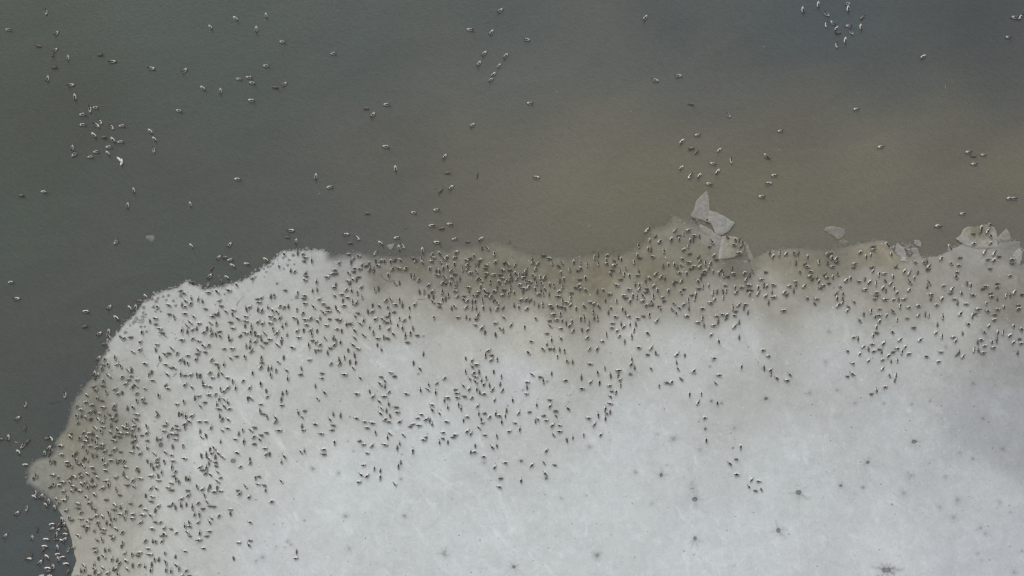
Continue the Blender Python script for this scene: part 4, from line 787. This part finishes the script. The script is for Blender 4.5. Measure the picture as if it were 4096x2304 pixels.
P, codes = parse()
NB = len(P)
on_ice = inside(ICE, P[:, 0], P[:, 1])
zz = np.where(on_ice, ice_height(P[:, 0], P[:, 1]), 0.0)
on_floe = np.zeros(NB, bool)
for rim, top in FLOES:
    h = inside(rim, P[:, 0], P[:, 1])
    zz[h] = np.maximum(zz[h], top); on_floe |= h
drake = np.array([c.islower() for c in codes])
D = np.hypot(P[:, None, 0] - P[None, :, 0], P[:, None, 1] - P[None, :, 1]) + np.eye(NB) * 1e6
near = D.min(1); near_i = D.argmin(1)
base_col = idw(IP, IC, P[:, 0], P[:, 1], 40.0).mean(1)
AX = {'h': 0, 's': 45, 'v': 90, 'b': -45}
heading = np.zeros(NB); size = np.zeros(NB)
rb = random.Random(21)
for i in range(NB):
    a = AX[codes[i].lower()]
    floating = not (on_ice[i] or on_floe[i])
    if floating: a = {0: 0, 45: 225, 90: 270, -45: -45}[a]
    if rb.random() < (.2 if floating else .5): a += 180
    heading[i] = math.radians(a + rb.uniform(-11, 11))
    size[i] = rb.uniform(.88, 1.10) * (1.06 if floating else .97) * (1.0 if drake[i] else .93)

def pick(sel, n):                              # the ducks that show largest and clearest
    s = (~(on_ice | on_floe)) * 1000.0 + on_floe * 900.0 + np.minimum(near, 60) * 1.0 + size * 60
    edge = np.minimum(np.minimum(P[:, 0], 4096 - P[:, 0]), np.minimum(P[:, 1], 2304 - P[:, 1]))
    s = np.where(edge < 8, -1, s)
    idx = [i for i in np.argsort(-s) if sel[i]]
    return set(idx[:n])
chosen = pick(drake, 300) | pick(~drake, 300)

used = set()
def label_of(i):
    who = 'black and white drake' if drake[i] else 'grey brown hen duck'
    if near[i] > 48: co = 'alone'
    else: co = 'beside a drake' if drake[near_i[i]] else 'beside a hen'
    if on_floe[i]: sub = 'on a floe'
    elif on_ice[i]: sub = 'on white ice' if base_col[i] > .36 else 'on dirty ice'
    else: sub = 'in open water'
    s = f'{who} {co} {sub}, {place_words(*P[i])}'
    if s in used: s = f'{who} {co} {sub}, {place_words(*P[i], True)}'
    used.add(s)
    return s

stuff = {'drake': [], 'hen': []}
for i in range(NB):
    sex = 'drake' if drake[i] else 'hen'
    floating = not (on_ice[i] or on_floe[i])
    pose = 'swim' if floating else rb.choices(('rest', 'doze', 'stretch'), (.5, .32, .18))[0]
    ti = rb.choice((0, 0, 1, 2))
    x, y = W(*P[i])
    lift = 0.0 if floating else -HI[sex, pose, ti][1] * size[i] - .004
    z = zz[i] + lift
    if i in chosen:
        me = HI[sex, pose, ti][0]
        o = link('merganser_' + sex, me, M_FEATHER, (x, y, z), heading[i])
        o.scale = (size[i],) * 3
        where = 'swimming in open water' if floating else 'resting on the ice'
        tag(o, label_of(i), 'duck', ('drakes ' if drake[i] else 'hens ') + where)
    else:
        v, f, c = LO[sex, pose, ti]
        ca, sa = math.cos(heading[i]) * size[i], math.sin(heading[i]) * size[i]
        vv = np.c_[v[:, 0] * ca - v[:, 1] * sa + x, v[:, 0] * sa + v[:, 1] * ca + y, v[:, 2] * size[i] + z]
        stuff[sex].append((vv, f, c))
for sex, lst in stuff.items():
    if not lst: continue
    vs_, fs_, cs_, off = [], [], [], 0
    for v, f, c in lst:
        vs_.append(v); cs_.append(c)
        fs_ += [tuple(q + off for q in t) for t in f]
        off += len(v)
    me = make_mesh('merganser_flock', np.concatenate(vs_), fs_, np.concatenate(cs_))
    o = link('merganser_flock', me, M_FEATHER)
    tag(o, 'crowd of ' + ('black and white drakes' if sex == 'drake' else 'grey brown hens') + ' packed on the ice along the water', 'flock', kind='stuff')

for (px, py, a, s, lb) in ((478, 637, -45, .86, 'upper left one of the two white gulls floating side by side'), (488, 649, -95, 1.0, 'lower right one of the two white gulls floating side by side')):
    x, y = W(px, py)
    o = link('gull', GULL, M_FEATHER, (x, y, 0.01), math.radians(a))
    o.scale = (s, s * 1.15, s)
    tag(o, lb, 'gull', 'white gulls on the dark water')

# ------------------------------------------------------------------ twigs and reed stems
def twig(pts, k, x0, y0, m, label, rad=.016, name='twig', cat='twig'):
    pp = [t2(a, b, x0, y0, k) for a, b in pts]
    fine = roughen(pp, 6.0, .7, int(pp[0][0] + pp[0][1]), closed=False)
    cx, cy = fine[0]
    zb = []
    for q in fine:
        h = float(ice_height(np.array([q[0]]), np.array([q[1]]))[0]) if inside(ICE, np.array([q[0]]), np.array([q[1]]))[0] else 0.0
        for rim, top in FLOES:
            if inside(rim, np.array([q[0]]), np.array([q[1]]))[0]: h = max(h, top)
        zb.append(h)
    hz = max(zb)
    ox, oy = W(cx, cy)
    vs_, fs_ = [], []
    n = len(fine)
    for i, q in enumerate(fine):
        x, y = W(*q)
        a, b = fine[max(i - 1, 0)], fine[min(i + 1, n - 1)]
        dx, dy = b[0] - a[0], -(b[1] - a[1]); l = math.hypot(dx, dy) + 1e-6
        r = rad * (1 - .6 * i / max(1, n - 1))
        for j in range(6):
            an = 2 * math.pi * j / 6
            vs_.append((x - ox - dy / l * math.cos(an) * r, y - oy + dx / l * math.cos(an) * r, hz + r * .7 + math.sin(an) * r))
    for i in range(n - 1):
        for j in range(6):
            j2 = (j + 1) % 6
            fs_.append((i * 6 + j, i * 6 + j2, (i + 1) * 6 + j2, (i + 1) * 6 + j))
    fs_ += [tuple(range(6))[::-1], tuple((n - 1) * 6 + j for j in range(6))]
    o = link(name, make_mesh(name, vs_, fs_), m, (ox, oy, 0))
    tag(o, label + ', ' + place_words(cx, cy), cat, 'twigs on the ice and water' if cat == 'twig' else 'pale reed stems')

DK = 'dark thin twig lying on the ice'
for pts, x0, y0, lb in (([(1490, 1115), (1540, 1040), (1615, 960)], 600, 960, 'long curved dark twig on the ice'), ([(1110, 1118), (1150, 1090)], 600, 960, DK), ([(2185, 310), (2200, 380)], 600, 960, DK), ([(1540, 520), (1575, 580)], 600, 960, 'dark twig floating in water'),
        ([(1500, 660), (1600, 720)], 600, 960, 'dark twig crossing the ice edge'), ([(1385, 850), (1430, 920), (1530, 972), (1640, 950)], 1200, 900, 'long hooked dark branch on dirty ice'), ([(2030, 1272), (2150, 1276)], 1200, 900, DK), ([(1780, 75), (1870, 45)], 1200, 900, 'dark twig floating in water'), ([(590, 140), (615, 115)], 1200, 900, 'short dark twig floating in water'),
        ([(235, 178), (315, 232)], 600, 1298, 'stout dark twig on the ice'), ([(138, 168), (185, 215)], 600, 1298, DK), ([(128, 725), (170, 640)], 600, 1298, DK), ([(395, 895), (470, 835)], 600, 1298, DK), ([(375, 130), (405, 165)], 600, 1298, DK), ([(430, 255), (465, 215)], 600, 1298, DK),
        ([(2440, 452), (2505, 460)], 1800, 900, 'dark twig floating in water'), ([(1065, 542), (1110, 590)], 1800, 900, DK), ([(480, 335), (530, 380)], 3000, 950, DK), ([(1415, 868), (1465, 855)], 3000, 950, DK), ([(675, 450), (710, 410)], 3000, 950, DK),
        ([(845, 550), (960, 530), (1090, 490)], 0, 1488, 'long dark branch floating in water'), ([(1445, 0), (1480, 80), (1510, 160)], 0, 1488, 'long dark branch floating in water'), ([(720, 560), (780, 615), (835, 670)], 2600, 740, 'straight dark stick between shard and slab'), ([(2090, 265), (2130, 290)], 2600, 740, 'dark twig floating in water'),
        ([(1692, 1270), (1705, 1330), (1710, 1385)], 2600, 740, 'dark twig at the tip of the ice sliver'), ([(2470, 1080), (2490, 1180)], 3496, 860, DK), ([(365, 912), (400, 915), (432, 932)], 3496, 860, 'thick dark driftwood stick on soiled ice'), ([(2460, 1130), (2520, 1230)], 0, 1150, DK), ([(1320, 1310), (1370, 1360)], 3496, 860, DK)):
    twig(pts, K5, x0, y0, M_TWIG, lb, rad=.03 if 'thick' in lb or 'stout' in lb else .017)
for pts, x0, y0 in (([(1155, 640), (1205, 600)], 600, 960), ([(558, 1410), (605, 1330)], 600, 960), ([(1030, 505), (1055, 542)], 1800, 900), ([(2368, 30), (2405, 8)], 1800, 900), ([(255, 1195), (325, 1215)], 0, 1488), ([(1118, 462), (1157, 473)], 2600, 740), ([(1025, 718), (1050, 735)], 1800, 900)):
    twig(pts, K5, x0, y0, M_STRAW, 'pale straw-coloured reed stem', rad=.02, name='reed_stem', cat='reed')
for fx, fy, gx, gy in ((3050, 185, 3062, 190), (3780, 342, 3784, 358), (2520, 448, 2528, 446), (1270, 780, 1280, 770), (2352, 905, 2360, 900), (3110, 598, 3128, 602), (2224, 362, 2230, 370)):
    twig([(fx, fy), (gx, gy)], 1.0, 0, 0, M_STRAW, 'thin pale reed stem floating in water', rad=.014, name='reed_stem', cat='reed')

# ------------------------------------------------------------------ litter and chips: too small and many to count
def specks(name, n, lo, hi, m, label, area):
    r = np.random.default_rng(len(name))
    px = r.uniform(area[0], area[1], n * 3); py = r.uniform(area[2], area[3], n * 3)
    ok = inside(ICE, px, py)
    if name == 'debris':
        g_ = idw(IP, IC, px, py, 40.0).mean(1)
        ok &= r.uniform(0, 1, n * 3) < np.clip(1.4 - g_ * 2.0, .06, 1)
    px, py = px[ok][:n], py[ok][:n]
    z = ice_height(px, py)
    vs_, fs_ = [], []
    for i in range(len(px)):
        x, y = W(px[i], py[i]); s = r.uniform(lo, hi) ; a = r.uniform(0, 3.14); e = r.uniform(1, 2.6)
        b = len(vs_)
        for k in range(5):
            t = 2 * math.pi * k / 5
            ux, uy = math.cos(t) * s * e, math.sin(t) * s
            vs_.append((x + ux * math.cos(a) - uy * math.sin(a), y + ux * math.sin(a) + uy * math.cos(a), z[i] - .006))
        vs_.append((x, y, z[i] + s * .5))
        for k in range(5): fs_.append((b + k, b + (k + 1) % 5, b + 5))
    o = link(name, make_mesh(name, vs_, fs_, smooth=False), m)
    tag(o, label, name.replace('_', ' '), kind='stuff')
specks('debris', 3400, .008, .035, M_DEBRIS, 'dark droppings and bits of litter strewn over the ice', (90, 4096, 850, 2304))
specks('ice_chips', 900, .012, .045, M_CHIP, 'small bright frost chips scattered over the ice', (300, 4096, 950, 2304))

def droppings():                             # soft dark spots close to the resting birds
    r = np.random.default_rng(9)
    ids = r.choice(np.where(on_ice & (base_col < .40))[0], 1900)
    vs_, fs_ = [], []
    Q = P[ids] + r.normal(0, 13, (len(ids), 2))
    Q = Q[inside(ICE, Q[:, 0], Q[:, 1])]
    for (px, py), z in zip(Q, ice_height(Q[:, 0], Q[:, 1])):
        x, y = W(px, py); s = r.uniform(.02, .06); b = len(vs_)
        for k in range(6):
            t = 2 * math.pi * k / 6; q = s * r.uniform(.6, 1.3)
            vs_.append((x + math.cos(t) * q, y + math.sin(t) * q, z - .004))
        vs_.append((x, y, z + .008))
        for k in range(6): fs_.append((b + k, b + (k + 1) % 6, b + 6))
    o = link('droppings', make_mesh('droppings', vs_, fs_), M_DROP)
    tag(o, 'brown droppings spotted over the dirty ice among the ducks', 'droppings', kind='stuff')
droppings()

def brash():                                 # crumbs of broken ice afloat along the rim
    r = random.Random(3)
    vs_, fs_, cs_ = [], [], []
    def crumb(px, py, s, tone_):
        x, y = W(px, py)
        n = r.randint(5, 7); b = len(vs_); ph = r.uniform(0, 6)
        h = r.uniform(.012, .04)
        c = lin((tone_, tone_, tone_ - 3)) / K_LIGHT
        rr = [s * r.uniform(.6, 1.25) for _ in range(n)]
        for z in (-.03, h):
            for k in range(n):
                t = ph + 2 * math.pi * k / n
                vs_.append((x + math.cos(t) * rr[k] * (1 if z < 0 else .9), y + math.sin(t) * rr[k] * .8, z)); cs_.append(c)
        for k in range(n):
            k2 = (k + 1) % n
            fs_.append((b + k, b + k2, b + n + k2, b + n + k))
        fs_.append(tuple(b + n + k for k in range(n)))
    for ln, num, off, lo, hi in ((EDGE_L, 330, 12, 104, 150), (SOFT_L, 90, 12, 94, 116), (EDGE_M, 40, 9, 112, 140), (SOFT_R, 45, 12, 104, 124), (EDGE_R[:24], 240, 14, 112, 148), (SOFT_M, 90, 16, 98, 114)):
        seg = list(zip(ln[:-1], ln[1:]))
        wts = [math.hypot(b[0] - a[0], b[1] - a[1]) for a, b in seg]
        for _ in range(num):
            (x0, y0), (x1, y1) = r.choices(seg, wts)[0]
            t = r.random()
            crumb(x0 + (x1 - x0) * t + r.gauss(0, off * .5), y0 + (y1 - y0) * t - abs(r.gauss(0, off * .5)) * .6, r.uniform(.03, .13) * (1.6 if r.random() < .12 else 1), r.uniform(lo, hi))
    for cx, cy, sx, sy, num in ((3620, 1000, 40, 40, 60), (4050, 1000, 40, 45, 90), (2780, 900, 60, 30, 40)):
        for _ in range(num):
            crumb(r.gauss(cx, sx * .5), r.gauss(cy, sy * .5), r.uniform(.03, .14), r.uniform(116, 152))
    o = link('brash_ice', make_mesh('brash_ice', vs_, fs_, np.array(cs_), smooth=False), M_FLOE)
    tag(o, 'crumbs of broken ice floating along the rim of the ice', 'brash ice', kind='stuff')
brash()
